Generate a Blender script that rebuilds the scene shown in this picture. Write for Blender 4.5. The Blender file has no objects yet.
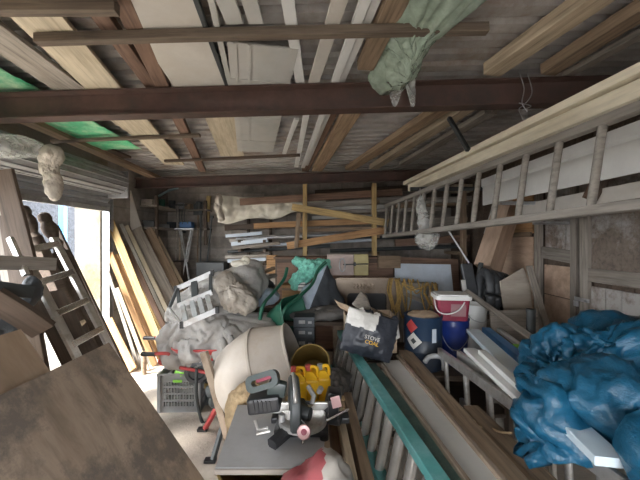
import bpy, bmesh, math, random
import numpy as np
from mathutils import Vector, Matrix, noise
R = random.Random(7)
scene = bpy.context.scene
COL = scene.collection
V = Vector
GM = {}                                   # world matrix of every object made, by name

# ------------------------------------------------------------------ helpers
def P(px, py, d):
    """Point of the shed seen at a pixel, d metres into the room (eye at 1.7 m, level)."""
    return V(((px-320)/320*d, d, 1.7-(py-240)/320*d))
def C(px, py, off=0.0):
    """Point on the sloping underside on which the roof-stored timber lies."""
    d = 2.5
    for _ in range(12):
        x = (px-320)/320*d
        z = 2.905+.028*x-.032*(d-2.5)+off
        d = (z-1.7)*320/(240-py)
    return P(px, py, d)

def frame(p0, p1, up=(0,0,1), roll=0.0):
    x = (p1-p0).normalized(); u = V(up)
    if abs(x.dot(u.normalized())) > .98: u = V((0,1,0))
    y = u.cross(x).normalized(); z = x.cross(y)
    m = Matrix((x, y, z)).transposed().to_4x4()
    m = m @ Matrix.Rotation(roll, 4, 'X')
    m.translation = (p0+p1)/2
    return m

def tag(o, label=None, cat=None, group=None, kind=None):
    if label: o['label'] = label
    if cat: o['category'] = cat
    if group: o['group'] = group
    if kind: o['kind'] = kind
    return o

def link(o, M=None, parent=None):
    COL.objects.link(o)
    M = M.copy() if M is not None else Matrix.Identity(4)
    GM[o.name] = M
    if parent:
        o.parent = parent
        o.matrix_basis = GM[parent.name].inverted() @ M
    else:
        o.matrix_basis = M
    return o

def thing(name, label, cat, loc=(0,0,0), group=None, rot=None):
    o = bpy.data.objects.new(name, None); o.empty_display_size = .1
    M = rot.copy() if rot is not None else Matrix.Identity(4)
    M.translation = V(loc)
    link(o, M); tag(o, label, cat, group)
    return o

def mk(name, bm, mat, parent=None, M=None, smooth=False, label=None, cat=None, group=None, kind=None, recalc=True):
    """Link a bmesh as one mesh object. M: world matrix of its own coordinates."""
    if recalc: bmesh.ops.recalc_face_normals(bm, faces=bm.faces)
    me = bpy.data.meshes.new(name); bm.to_mesh(me); bm.free()
    if isinstance(mat, (list, tuple)):
        for m in mat: me.materials.append(m)
    else: me.materials.append(mat)
    if smooth == 'auto':
        for f in me.polygons: f.use_smooth = True
        me.set_sharp_from_angle(angle=math.radians(38))
    elif smooth:
        for f in me.polygons: f.use_smooth = True
    o = bpy.data.objects.new(name, me)
    link(o, M, parent)
    return tag(o, label, cat, group, kind)

def B(): return bmesh.new()

def bx(bm, size, c=(0,0,0), rot=None, bev=0.0, mi=0):
    r = bmesh.ops.create_cube(bm, size=1.0)
    vs = r['verts']
    M = Matrix.Translation(V(c)) @ (rot.to_4x4() if rot is not None else Matrix.Identity(4)) @ Matrix.Diagonal((*size, 1))
    bmesh.ops.transform(bm, matrix=M, verts=vs)
    fs = list({f for v in vs for f in v.link_faces})
    for f in fs: f.material_index = mi
    if bev:
        es = list({e for v in vs for e in v.link_edges})
        bmesh.ops.bevel(bm, geom=es, offset=bev, segments=2, affect='EDGES', profile=.6)
    return bm

def cyl(bm, p0, p1, r0, r1=None, seg=14, caps=True, mi=0):
    p0, p1 = V(p0), V(p1); r1 = r0 if r1 is None else r1
    L = (p1-p0).length
    r = bmesh.ops.create_cone(bm, cap_ends=caps, cap_tris=False, segments=seg, radius1=r0, radius2=r1, depth=L)
    M = (p1-p0).to_track_quat('Z', 'Y').to_matrix().to_4x4(); M.translation = (p0+p1)/2
    bmesh.ops.transform(bm, matrix=M, verts=r['verts'])
    for f in {f for v in r['verts'] for f in v.link_faces}: f.material_index = mi
    return bm

def tube(bm, pts, r, seg=8, mi=0):
    pts = [V(p) for p in pts]
    prev = None; n = len(pts); u = None
    for i, p in enumerate(pts):
        t = (pts[min(i+1, n-1)]-pts[max(i-1, 0)]).normalized()
        if u is None:
            u = t.orthogonal().normalized()
        u = (u - t*u.dot(t)).normalized(); w = t.cross(u)
        rr = r[i] if isinstance(r, (list, tuple)) else r
        ring = [bm.verts.new(p+(u*math.cos(a)+w*math.sin(a))*rr) for a in [2*math.pi*k/seg for k in range(seg)]]
        if prev:
            for k in range(seg):
                f = bm.faces.new((prev[k], prev[(k+1) % seg], ring[(k+1) % seg], ring[k])); f.material_index = mi
        else: bm.faces.new(ring[::-1])
        prev = ring
    bm.faces.new(prev)
    return bm

def smooth_path(pts, n=8):
    pts = [V(p) for p in pts]; out = []
    for i in range(len(pts)-1):
        p0 = pts[max(i-1, 0)]; p1 = pts[i]; p2 = pts[i+1]; p3 = pts[min(i+2, len(pts)-1)]
        for k in range(n):
            t = k/n
            out.append(.5*((2*p1)+(p2-p0)*t+(2*p0-5*p1+4*p2-p3)*t*t+(3*p1-p0-3*p2+p3)*t**3))
    out.append(pts[-1]); return out

def lathe(bm, prof, M=None, seg=32, mi=0, a0=0.0, a1=2*math.pi):
    """prof: (radius, height) pairs turned about local Z."""
    rings = []
    full = abs(a1-a0-2*math.pi) < 1e-6
    n = seg if full else seg+1
    for r, h in prof:
        ring = []
        for k in range(n):
            a = a0+(a1-a0)*k/seg
            p = V((r*math.cos(a), r*math.sin(a), h))
            ring.append(bm.verts.new(M @ p if M else p))
        rings.append(ring)
    for i in range(len(rings)-1):
        for k in range(n if full else n-1):
            f = bm.faces.new((rings[i][k], rings[i][(k+1) % n], rings[i+1][(k+1) % n], rings[i+1][k])); f.material_index = mi
    for ring, (r, h) in ((rings[0], prof[0]), (rings[-1], prof[-1])):
        if r < 1e-5: bmesh.ops.remove_doubles(bm, verts=ring, dist=1e-5)
    return bm

def prism(bm, poly, t, M=None, mi=0):
    """poly in local XY, thickness t along local Z (centred)."""
    a = [bm.verts.new((M @ V((x, y, -t/2))) if M else V((x, y, -t/2))) for x, y in poly]
    b = [bm.verts.new((M @ V((x, y, t/2))) if M else V((x, y, t/2))) for x, y in poly]
    n = len(poly)
    fs = [bm.faces.new(a[::-1]), bm.faces.new(b)]
    for k in range(n): fs.append(bm.faces.new((a[k], a[(k+1) % n], b[(k+1) % n], b[k])))
    for f in fs: f.material_index = mi
    return bm

def bar_bm(L, w, h, bev=.003, bow=.004, seg=7, seed=None):
    """A sawn bar along local X with softened arrises and a slight bow."""
    rr = random.Random(seed if seed is not None else R.random())
    bm = B(); bev = min(bev, w*.2, h*.2)
    prof = [(-w/2+bev, -h/2), (w/2-bev, -h/2), (w/2, -h/2+bev), (w/2, h/2-bev), (w/2-bev, h/2), (-w/2+bev, h/2), (-w/2, h/2-bev), (-w/2, -h/2+bev)]
    by, bz = rr.uniform(-bow, bow), rr.uniform(-bow, bow)
    rings = []
    for i in range(seg+1):
        t = i/seg; x = (t-.5)*L; s = 4*t*(1-t)
        rings.append([bm.verts.new((x, y+by*s, z+bz*s)) for y, z in prof])
    for i in range(seg):
        for k in range(8): bm.faces.new((rings[i][k], rings[i][(k+1) % 8], rings[i+1][(k+1) % 8], rings[i+1][k]))
    bm.faces.new(rings[0][::-1]); bm.faces.new(rings[-1])
    return bm

def bar(name, p0, p1, w, h, mat, label=None, cat=None, group=None, parent=None, up=(0,0,1), roll=0.0, kind=None, bev=.003, bow=.004):
    p0, p1 = V(p0), V(p1)
    return mk(name, bar_bm((p1-p0).length, w, h, bev, bow), mat, parent, frame(p0, p1, up, roll), False, label, cat, group, kind)

def quadM(a, b, d):
    """Matrix whose X runs a->b and Y towards d, origin at a."""
    x = (b-a).normalized(); y = (d-a); y = (y-x*y.dot(x)).normalized(); z = x.cross(y)
    M = Matrix((x, y, z)).transposed().to_4x4(); M.translation = a
    return M

def sheet(name, poly, t, mat, M, label=None, cat=None, group=None, parent=None, bev=.0):
    bm = B(); prism(bm, poly, t)
    return mk(name, bm, mat, parent, M, False, label, cat, group)

def n3(p, s): return noise.noise(V((p[0]*s, p[1]*s, p[2]*s)))

def facet(p, s, amp):
    """Creased plates: every cell of a loose pattern tilts its own way."""
    q = V(p)*s
    d, pts = noise.voronoi(q)
    w = 0; h = 0
    for k in range(3):
        g = math.exp(-14*(d[k]-d[0])); n = noise.noise_vector(pts[k]*5.31+V((2.2, 7.1, 4.7)))
        h += g*(n.dot(q-pts[k])+.35*n.x); w += g
    return amp*h/w

def crumple(p, big=3.0, mid=8.0, fine=20.0, a=(.06, .02, .006)):
    q = V(p)+noise.noise_vector(V(p)*2.2)*.10
    r1 = 1-2*abs(noise.noise(q*big+V((3.1, 0, 0))))
    r2 = 1-2*abs(noise.noise(q*mid+V((0, 7.7, 0))))
    return .55*a[0]*r1+.45*a[1]*r2+facet(q, big*1.4, a[0]*1.5)+facet(q, mid*1.3, a[1]*1.7)+facet(q, fine*1.1, a[2]*2.2)

def blob_bm(center, ells, sub=5, k=.07, zmin=None, disp=None, extra=None):
    """Star-shaped soft union of ellipsoids about a centre, then pushed along its normals by disp(point)."""
    bm = B(); bmesh.ops.create_icosphere(bm, subdivisions=sub, radius=1.0)
    D = np.array([v.co[:] for v in bm.verts]); c = np.array(center, float)
    E = [(np.array(e[:3], float), np.array(e[3:6], float)) for e in ells]
    def sdf(p):
        s = None
        for ec, er in E:
            q = (p-ec)/er; l = np.linalg.norm(q, axis=1)
            g = np.linalg.norm(q/er, axis=1)+1e-9
            di = l*(l-1)/g
            if s is None: s = di
            else:
                h = np.clip(.5+.5*(di-s)/k, 0, 1); s = di*(1-h)+s*h-k*h*(1-h)
        if zmin is not None: s = np.maximum(s, zmin-p[:, 2])
        if extra is not None: s = extra(p, s)
        return s
    hi = np.full(len(D), 3.0); step = .02
    r = np.full(len(D), 0.0); alive = np.ones(len(D), bool)
    rr = 0.02
    last = np.full(len(D), .02)
    while rr < 2.5:                      # outermost surface along each ray
        s = sdf(c+D*rr); last[s < 0] = rr; rr += step
    lo = last; hi = last+step
    for _ in range(8):
        m = (lo+hi)/2; s = sdf(c+D*m[:, None]); ins = s < 0
        lo = np.where(ins, m, lo); hi = np.where(ins, hi, m)
    co = c+D*lo[:, None]
    for v, p in zip(bm.verts, co): v.co = p
    bm.normal_update()
    if disp:
        new = [v.co+v.normal*disp(v.co) for v in bm.verts]
        for v, p in zip(bm.verts, new): v.co = p
        if zmin is not None:
            for v in bm.verts: v.co.z = max(v.co.z, zmin-.02)
    return bm


def cloth_over(bm_cloth, bm_body, frames=40, grow=.25, quality=6, selfcol=False, mass=.25, bend=.4, gap=.006, vel=0.0, gravity=1.0, floor=None):
    """Let a sheet bigger than the heap it covers settle on it; returns the settled bmesh."""
    def tmp(bm, n):
        me = bpy.data.meshes.new(n); bm.to_mesh(me); bm.free()
        o = bpy.data.objects.new(n, me); COL.objects.link(o); return o
    c = tmp(bm_cloth, 'settling'); b = tmp(bm_body, 'settling_body'); tmps = [b]
    b.modifiers.new('col', 'COLLISION'); b.collision.thickness_outer = gap; b.collision.cloth_friction = 25; b.collision.damping = .3
    m = c.modifiers.new('cloth', 'CLOTH'); s = m.settings
    s.quality = quality; s.mass = mass; s.tension_stiffness = 15; s.compression_stiffness = 15; s.shear_stiffness = 5; s.bending_stiffness = bend
    s.tension_damping = 8; s.compression_damping = 8; s.shear_damping = 8; s.air_damping = 2
    s.shrink_min = -grow; s.shrink_max = -grow; s.effector_weights.gravity = gravity
    m.collision_settings.collision_quality = 3; m.collision_settings.distance_min = gap
    m.collision_settings.use_self_collision = selfcol; m.collision_settings.self_distance_min = gap
    m.point_cache.frame_start = 1; m.point_cache.frame_end = frames+2
    for f in range(1, frames+1): scene.frame_set(f)
    dg = bpy.context.evaluated_depsgraph_get()
    me = bpy.data.meshes.new_from_object(c.evaluated_get(dg))
    out = B(); out.from_mesh(me)
    bpy.data.meshes.remove(me)
    for o in (c, b):
        d = o.data; bpy.data.objects.remove(o, do_unlink=True); bpy.data.meshes.remove(d)
    scene.frame_set(1)
    return out

def wrinkle(bm, fn):
    bm.normal_update()
    new = [v.co+v.normal*fn(v.co) for v in bm.verts]
    for v, p in zip(bm.verts, new): v.co = p
    return bm

def grid_surf(nu, nv, fn):
    bm = B(); vs = [[bm.verts.new(fn(i/nu, j/nv)) for j in range(nv+1)] for i in range(nu+1)]
    for i in range(nu):
        for j in range(nv): bm.faces.new((vs[i][j], vs[i+1][j], vs[i+1][j+1], vs[i][j+1]))
    return bm

def solid(o, t, off=0.0):
    m = o.modifiers.new('thick', 'SOLIDIFY'); m.thickness = t; m.offset = off
    return o

# ------------------------------------------------------------------ materials
def new_mat(name):
    m = bpy.data.materials.new(name); m.use_nodes = True
    nt = m.node_tree; return m, nt, nt.nodes['Principled BSDF']

def mapped_noise(nt, scale, mp=(1,1,1), detail=6, rough=.6, coord='Object', dist=0.0):
    tc = nt.nodes.new('ShaderNodeTexCoord'); mpn = nt.nodes.new('ShaderNodeMapping')
    mpn.inputs['Scale'].default_value = mp
    oi = nt.nodes.new('ShaderNodeObjectInfo')
    nt.links.new(tc.outputs[coord], mpn.inputs['Vector'])
    mul = nt.nodes.new('ShaderNodeMath'); mul.operation = 'MULTIPLY'; mul.inputs[1].default_value = 37.0
    nt.links.new(oi.outputs['Random'], mul.inputs[0])
    nt.links.new(mul.outputs[0], mpn.inputs['Location'])
    n = nt.nodes.new('ShaderNodeTexNoise'); n.inputs['Scale'].default_value = scale
    n.inputs['Detail'].default_value = detail; n.inputs['Roughness'].default_value = rough
    n.inputs['Distortion'].default_value = dist
    nt.links.new(mpn.outputs['Vector'], n.inputs['Vector'])
    return n, oi

def ramp(nt, src, stops):
    r = nt.nodes.new('ShaderNodeValToRGB'); e = r.color_ramp.elements
    while len(e) < len(stops): e.new(.5)
    for el, (p, c) in zip(e, stops): el.position = p; el.color = (*c, 1)
    nt.links.new(src, r.inputs['Fac']); return r

def mul(c, f): return tuple(min(1.0, x*f) for x in c)

def vary(nt, col, oi, amt):
    mr = nt.nodes.new('ShaderNodeMapRange'); mr.inputs['To Min'].default_value = 1-amt; mr.inputs['To Max'].default_value = 1+amt
    nt.links.new(oi.outputs['Random'], mr.inputs['Value'])
    h = nt.nodes.new('ShaderNodeHueSaturation'); nt.links.new(mr.outputs[0], h.inputs['Value'])
    nt.links.new(col, h.inputs['Color']); return h.outputs['Color']

def bump(nt, b, src, strength=.3, dist=.01):
    bn = nt.nodes.new('ShaderNodeBump'); bn.inputs['Strength'].default_value = strength; bn.inputs['Distance'].default_value = dist
    nt.links.new(src, bn.inputs['Height']); nt.links.new(bn.outputs['Normal'], b.inputs['Normal'])

def wood(name, base, var=.15, contrast=.55, rough=.8, grain=(.9, 16, 16), stain=None):
    m, nt, b = new_mat(name)
    n, oi = mapped_noise(nt, 2.6, grain, 7, .65, dist=.4)
    r = ramp(nt, n.outputs['Fac'], [(.28, mul(base, 1-contrast)), (.5, base), (.75, mul(base, 1+contrast*.5))])
    col = r.outputs['Color']
    n2, _ = mapped_noise(nt, 2.2, (.6, 2.2, 2.2), 4, .7)
    mx = nt.nodes.new('ShaderNodeMix'); mx.data_type = 'RGBA'; mx.blend_type = 'MULTIPLY'
    r2 = ramp(nt, n2.outputs['Fac'], [(.3, (.62, .58, .54)), (.6, (1, 1, 1))])
    mx.inputs['Factor'].default_value = .8
    nt.links.new(col, mx.inputs['A']); nt.links.new(r2.outputs['Color'], mx.inputs['B']); col = mx.outputs['Result']
    if stain:
        n3_, _ = mapped_noise(nt, 1.8, (1, 1, 1), 8, .75)
        r3 = ramp(nt, n3_.outputs['Fac'], [(.47, (0, 0, 0)), (.58, (1, 1, 1))])
        m2 = nt.nodes.new('ShaderNodeMix'); m2.data_type = 'RGBA'
        nt.links.new(r3.outputs['Color'], m2.inputs['Factor']); nt.links.new(col, m2.inputs['A'])
        m2.inputs['B'].default_value = (*stain, 1); col = m2.outputs['Result']
    nt.links.new(vary(nt, col, oi, var), b.inputs['Base Color'])
    b.inputs['Roughness'].default_value = rough
    bump(nt, b, n.outputs['Fac'], .25, .006)
    return m

def plain(name, base, rough=.5, metal=0.0, contrast=.2, scale=6, var=0.0, bmp=.1, dirt=None, trans=0.0, alpha=1.0, bscale=None, sss=0.0):
    m, nt, b = new_mat(name)
    n, oi = mapped_noise(nt, scale, (1, 1, 1), 6, .65)
    r = ramp(nt, n.outputs['Fac'], [(.3, mul(base, 1-contrast)), (.7, mul(base, 1+contrast*.5))])
    col = r.outputs['Color']
    if dirt:
        n2, _ = mapped_noise(nt, scale*.6, (1, 1, 1), 9, .75)
        r2 = ramp(nt, n2.outputs['Fac'], [(.48, (0, 0, 0)), (.66, (1, 1, 1))])
        mx = nt.nodes.new('ShaderNodeMix'); mx.data_type = 'RGBA'
        nt.links.new(r2.outputs['Color'], mx.inputs['Factor']); nt.links.new(col, mx.inputs['A']); mx.inputs['B'].default_value = (*dirt, 1)
        col = mx.outputs['Result']
    if var: col = vary(nt, col, oi, var)
    nt.links.new(col, b.inputs['Base Color'])
    b.inputs['Roughness'].default_value = rough; b.inputs['Metallic'].default_value = metal
    if trans: b.inputs['Transmission Weight'].default_value = trans
    if alpha < 1: b.inputs['Alpha'].default_value = alpha
    if sss:
        b.inputs['Subsurface Weight'].default_value = sss
    if bmp:
        if bscale:
            nb, _ = mapped_noise(nt, bscale, (1, 1, 1), 6, .6); bump(nt, b, nb.outputs['Fac'], bmp, .02)
        else: bump(nt, b, n.outputs['Fac'], bmp, .01)
    return m

def blocks(name, base, mortar, bw=.44, bh=.22):
    m, nt, b = new_mat(name)
    tc = nt.nodes.new('ShaderNodeTexCoord'); mp = nt.nodes.new('ShaderNodeMapping')
    mp.inputs['Rotation'].default_value = (math.pi/2, 0, 0)
    nt.links.new(tc.outputs['Object'], mp.inputs['Vector'])
    br = nt.nodes.new('ShaderNodeTexBrick'); br.inputs['Scale'].default_value = 1.0
    br.inputs['Brick Width'].default_value = bw; br.inputs['Row Height'].default_value = bh; br.inputs['Mortar Size'].default_value = .012
    br.inputs['Color1'].default_value = (*base, 1); br.inputs['Color2'].default_value = (*mul(base, .6), 1); br.inputs['Mortar'].default_value = (*mortar, 1)
    nt.links.new(mp.outputs[0], br.inputs['Vector'])
    n, _ = mapped_noise(nt, 5, (1, 1, 1), 8, .7)
    mx = nt.nodes.new('ShaderNodeMix'); mx.data_type = 'RGBA'; mx.blend_type = 'MULTIPLY'; mx.inputs['Factor'].default_value = .8
    r = ramp(nt, n.outputs['Fac'], [(.3, (.4, .38, .36)), (.7, (1.0, 1.0, 1.0))])
    nt.links.new(br.outputs['Color'], mx.inputs['A']); nt.links.new(r.outputs['Color'], mx.inputs['B'])
    nt.links.new(mx.outputs['Result'], b.inputs['Base Color']); b.inputs['Roughness'].default_value = .9
    bump(nt, b, br.outputs['Fac'], -.5, .01)
    return m

W_PALE = wood('pale_softwood', (.43, .35, .25))
W_CREAM = wood('planed_cream_wood', (.53, .46, .34), .08, .3)
W_MID = wood('weathered_tan_wood', (.27, .195, .13))
W_DARK = wood('dark_old_wood', (.095, .068, .05))
W_GREY = wood('greyed_wood', (.27, .24, .205))
W_SILV = wood('silvered_wood', (.35, .325, .29), .1)
W_LADDER = wood('weathered_ladder_wood', (.235, .215, .19), .03, .4)
W_TAN = wood('tan_joist', (.34, .24, .155))
W_NEW = wood('new_pale_board', (.86, .79, .63), .04, .18)
PATH = plain('pale_path', (.36, .335, .29), .9, contrast=.15, scale=3)
W_ORANGE = wood('orange_pine', (.44, .255, .12))
W_YELLOW = wood('yellow_pine', (.56, .40, .18))
W_RED = wood('reddish_hardwood', (.22, .135, .095))
W_PINK = wood('pinkish_plywood', (.50, .36, .265), .1, .3, grain=(1, 5, 5))
W_PLY = wood('dirty_plywood', (.31, .24, .18), .05, .45, grain=(1, 4, 4), stain=(.14, .115, .095))
W_CARD = wood('brown_hardboard', (.33, .24, .165), .05, .2, grain=(1, 2, 2))
W_WASH = wood('limewashed_boards', (.20, .16, .13), .12, .5, grain=(1, 10, 10), stain=(.36, .34, .32))
WHITE = plain('off_white_paint', (.55, .52, .47), .5, contrast=.15, scale=3, var=.08, dirt=(.50, .46, .40))
PVC = plain('white_plastic', (.70, .70, .68), .35, contrast=.08, var=.06, bmp=0)
PANEL = plain('grey_white_panel', (.44, .435, .41), .5, contrast=.15, scale=4, dirt=(.45, .43, .39))
OXIDE = plain('red_oxide_steel', (.085, .047, .037), .6, contrast=.35, scale=5, dirt=(.05, .035, .03))
GALV = plain('galvanised_steel', (.50, .51, .52), .45, .7, .25, 8, var=.08, dirt=(.34, .31, .28))
ROOF = plain('weathered_roof_sheet', (.46, .44, .42), .5, .15, .3, 3, dirt=(.30, .24, .19))
SHUT = plain('shutter_steel', (.36, .37, .38), .5, .3, .2, 5, dirt=(.27, .26, .25))
ALU = plain('dull_aluminium', (.72, .71, .69), .36, .85, .15, 14, var=.06, dirt=(.45, .42, .38))
RUNGM = plain('rung_metal', (.52, .50, .47), .26, .7, .2, 10)
CHROME = plain('bright_metal', (.78, .77, .75), .22, .95, .08, 10)
BLACK = plain('black_plastic', (.022, .022, .024), .42, contrast=.3, scale=12)
RUBBER = plain('black_rubber', (.06, .063, .068), .42, contrast=.3, scale=12)
CHAR = plain('charcoal_plastic', (.05, .056, .057), .5, contrast=.2)
GREYP = plain('grey_plastic', (.30, .31, .315), .5, contrast=.15, dirt=(.22, .21, .20))
CONC = plain('dusty_concrete', (.56, .49, .42), .9, contrast=.3, scale=2.2, dirt=(.66, .59, .52), bmp=.4, bscale=40)
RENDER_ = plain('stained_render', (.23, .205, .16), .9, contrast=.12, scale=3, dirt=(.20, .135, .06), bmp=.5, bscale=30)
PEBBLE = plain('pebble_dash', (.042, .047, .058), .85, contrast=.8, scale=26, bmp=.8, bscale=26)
BLOCK = blocks('grey_blockwork', (.44, .395, .35), (.30, .275, .25))
TEAL = plain('teal_fibreglass', (.10, .34, .33), .28, contrast=.2, scale=9, dirt=(.20, .42, .43))
TEALD = plain('dark_teal_fibreglass', (.045, .09, .08), .55, contrast=.3, scale=9, dirt=(.10, .14, .12))
GREEN = plain('green_paint', (.018, .12, .075), .45, contrast=.25, scale=7, dirt=(.04, .11, .07))
GREENSHEET = plain('green_plastic_sheet', (.10, .50, .25), .5, contrast=.4, scale=5, dirt=(.45, .62, .42))
MINT = plain('turquoise_net', (.24, .66, .53), .8, contrast=.4, scale=30, bmp=.8, bscale=60)
LIME = plain('lime_plastic', (.30, .78, .08), .5, contrast=.2)
BLUEB = plain('blue_bucket_plastic', (.012, .03, .17), .35, contrast=.2)
NAVY = plain('navy_drum_paint', (.020, .036, .065), .45, contrast=.3, dirt=(.03, .035, .045))
DRUMB = plain('drum_blue_band', (.012, .034, .075), .45, contrast=.25)
REDP = plain('dark_red_plastic', (.26, .03, .06), .45, contrast=.25)
REDM = plain('red_paint', (.50, .06, .06), .45, contrast=.25, dirt=(.33, .12, .10))
REDSACK = plain('red_paper', (.23, .042, .048), .6, contrast=.25, scale=8)
YELLOW = plain('yellow_plastic', (.83, .47, .012), .38, contrast=.12)
LBLUE = plain('light_blue_board', (.55, .62, .70), .55, contrast=.15, dirt=(.52, .56, .60))
SKYB = plain('blue_plastic', (.10, .30, .62), .4, contrast=.2)
PALEBL = plain('pale_blue_plastic', (.62, .72, .78), .35, contrast=.08)
TARP = plain('blue_tarpaulin', (.011, .092, .172), .28, contrast=.35, scale=5, bmp=.45, bscale=26)
GTARP = plain('grey_dust_sheet', (.36, .345, .325), .6, contrast=.25, scale=5, bmp=.4, bscale=18)
BEIGE = plain('beige_cloth', (.38, .34, .29), .8, contrast=.25, scale=6, bmp=.4, bscale=22)
CREAMSH = plain('cream_plastic_sheet', (.66, .62, .52), .45, contrast=.2, scale=4, bmp=.3, bscale=12)
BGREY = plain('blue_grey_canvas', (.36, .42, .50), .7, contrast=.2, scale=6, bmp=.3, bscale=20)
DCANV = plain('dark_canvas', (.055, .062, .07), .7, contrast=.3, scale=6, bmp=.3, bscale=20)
DRUM = plain('mixer_drum_paint', (.47, .42, .365), .5, .1, .15, 3, dirt=(.40, .33, .26))
BROWNM = plain('bronze_brown_metal', (.50, .40, .31), .25, .55, .2, 4, dirt=(.22, .16, .11))
STONE = plain('aggregate_crust', (.42, .32, .20), .95, contrast=.4, scale=30, bmp=.8, bscale=40)
CARD = plain('cardboard', (.38, .28, .19), .8, contrast=.2, scale=4, dirt=(.28, .2, .13))
ROPE = plain('ochre_rope', (.50, .33, .11), .85, contrast=.4, scale=40, bmp=.5, bscale=90)
PINKL = plain('mauve_leather', (.46, .36, .32), .55, contrast=.2, scale=8)
OLIVE = plain('khaki_leather', (.44, .37, .17), .55, contrast=.2, scale=8)
SACKW = plain('white_sack', (.62, .60, .56), .45, contrast=.2, scale=6, bmp=.3, bscale=20)
SACKB = plain('black_sack', (.028, .032, .042), .4, contrast=.3, scale=6, bmp=.3, bscale=20)
GOLD = plain('gold_print', (.55, .38, .10), .5, contrast=.1, bmp=0)
MUST = plain('mustard_plastic', (.24, .165, .05), .5, contrast=.35, scale=5)
HESS = plain('hessian_sack', (.52, .38, .22), .9, contrast=.35, scale=18, bmp=.6, bscale=60)
TABLET = plain('grey_laminate', (.44, .44, .445), .45, contrast=.15, scale=4, dirt=(.37, .355, .34))
FOAM = plain('dusty_polythene', (.52, .47, .40), .6, contrast=.2, scale=9, bmp=.5, bscale=30)
SAWG = plain('saw_grey_green', (.045, .06, .057), .4, contrast=.2)
PINKD = plain('pinkish_dial', (.60, .38, .37), .4, .3, .15)
def film(name, base, alpha, rough=.25):
    m, nt, b = new_mat(name)
    n, _ = mapped_noise(nt, 9, (1, 1, 1), 6, .65)
    r = ramp(nt, n.outputs['Fac'], [(.3, mul(base, .7)), (.7, base)])
    nt.links.new(r.outputs['Color'], b.inputs['Base Color']); b.inputs['Roughness'].default_value = rough
    mr = nt.nodes.new('ShaderNodeMapRange'); mr.inputs['To Min'].default_value = alpha*.6; mr.inputs['To Max'].default_value = min(1, alpha*1.5)
    nt.links.new(n.outputs['Fac'], mr.inputs['Value']); nt.links.new(mr.outputs[0], b.inputs['Alpha'])
    return m
CLEAR = film('clear_polythene', (.72, .73, .70), .36)
GCLEAR = film('greenish_polythene', (.50, .62, .50), .55)
# ------------------------------------------------------------------ the setting
XL, XR, YF, YB = -3.05, 2.62, -1.4, 6.4
def S(name, bm, mat, **k): return mk(name, bm, mat, kind='structure', **k)
bm = B(); bx(bm, (XR-XL+.8, YB-YF+.8, .1), ((XL+XR)/2, (YB+YF)/2, -.05)); S('floor', bm, CONC)
bm = B(); bx(bm, (60, 60, .1), (0, 0, -.16)); S('ground_outside', bm, plain('gravel', (.16, .15, .14), .95, contrast=.4, scale=20))
bm = B(); bx(bm, (2.2, 14, .1), (XL-.4-1.1, 5, -.06)); S('path_outside', bm, PATH)
# left wall, 0.35 m thick, with the wide shutter opening
OY0, OY1, OZ = .3, 4.44, 2.62
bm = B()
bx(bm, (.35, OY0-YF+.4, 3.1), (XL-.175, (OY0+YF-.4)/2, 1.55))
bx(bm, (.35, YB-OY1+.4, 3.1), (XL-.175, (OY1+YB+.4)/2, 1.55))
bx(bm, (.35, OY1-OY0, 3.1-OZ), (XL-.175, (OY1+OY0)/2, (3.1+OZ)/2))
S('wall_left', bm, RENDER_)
bm = B(); bx(bm, (.004, YB-OY1-.16, 2.9), (XL+.002, (OY1+.16+YB)/2, 1.45)); S('wall_left_lining', bm, BLOCK, M=Matrix.Identity(4))
bm = B(); bx(bm, (XR-XL+.9, .2, 3.1), ((XL+XR)/2, YB+.1, 1.55)); S('wall_back', bm, BLOCK)
# front wall behind the viewer: an unseen opening, added and sized for fill light
bm = B()
bx(bm, (2.2, .2, 3.1), (-1.1-1.1, YF-.1, 1.55)); bx(bm, (2.2, .2, 3.1), (.7+1.1, YF-.1, 1.55))
bx(bm, (1.8, .2, 1.05), (-.2, YF-.1, 2.575)); S('wall_front', bm, BLOCK)
# right wall: boarded, with two ledged doors
bm = B(); bx(bm, (.15, YB-YF+.4, 3.3), (XR+.095, (YB+YF)/2, 1.65)); S('wall_right', bm, W_DARK)
rz = Matrix.Rotation(math.pi/2, 3, 'Z')
def wall_board(y0, y1, z0, z1, mat, name='trim_1', x=XR, t=.02):
    return bar(name, (x-t/2, y0, (z0+z1)/2), (x-t/2, y1, (z0+z1)/2), t, z1-z0, mat, kind='structure', bow=0)
def vert_board(y, w, z0, z1, mat, name, x=XR, t=.03):
    return bar(name, (x-t/2, y, z0), (x-t/2, y, z1), w, t, mat, kind='structure', up=(1,0,0), bow=0)
# upright boards of the wall cladding
y = 2.05; k = 0
cl = B()
for i in range(22):
    w = .205
    bx(cl, (.018, w-.008, 2.75), (XR+.011+R.uniform(-.004, .004), y+w/2, 1.375), bev=.002); y += w
S('wall_right_cladding', cl, W_DARK)
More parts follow.
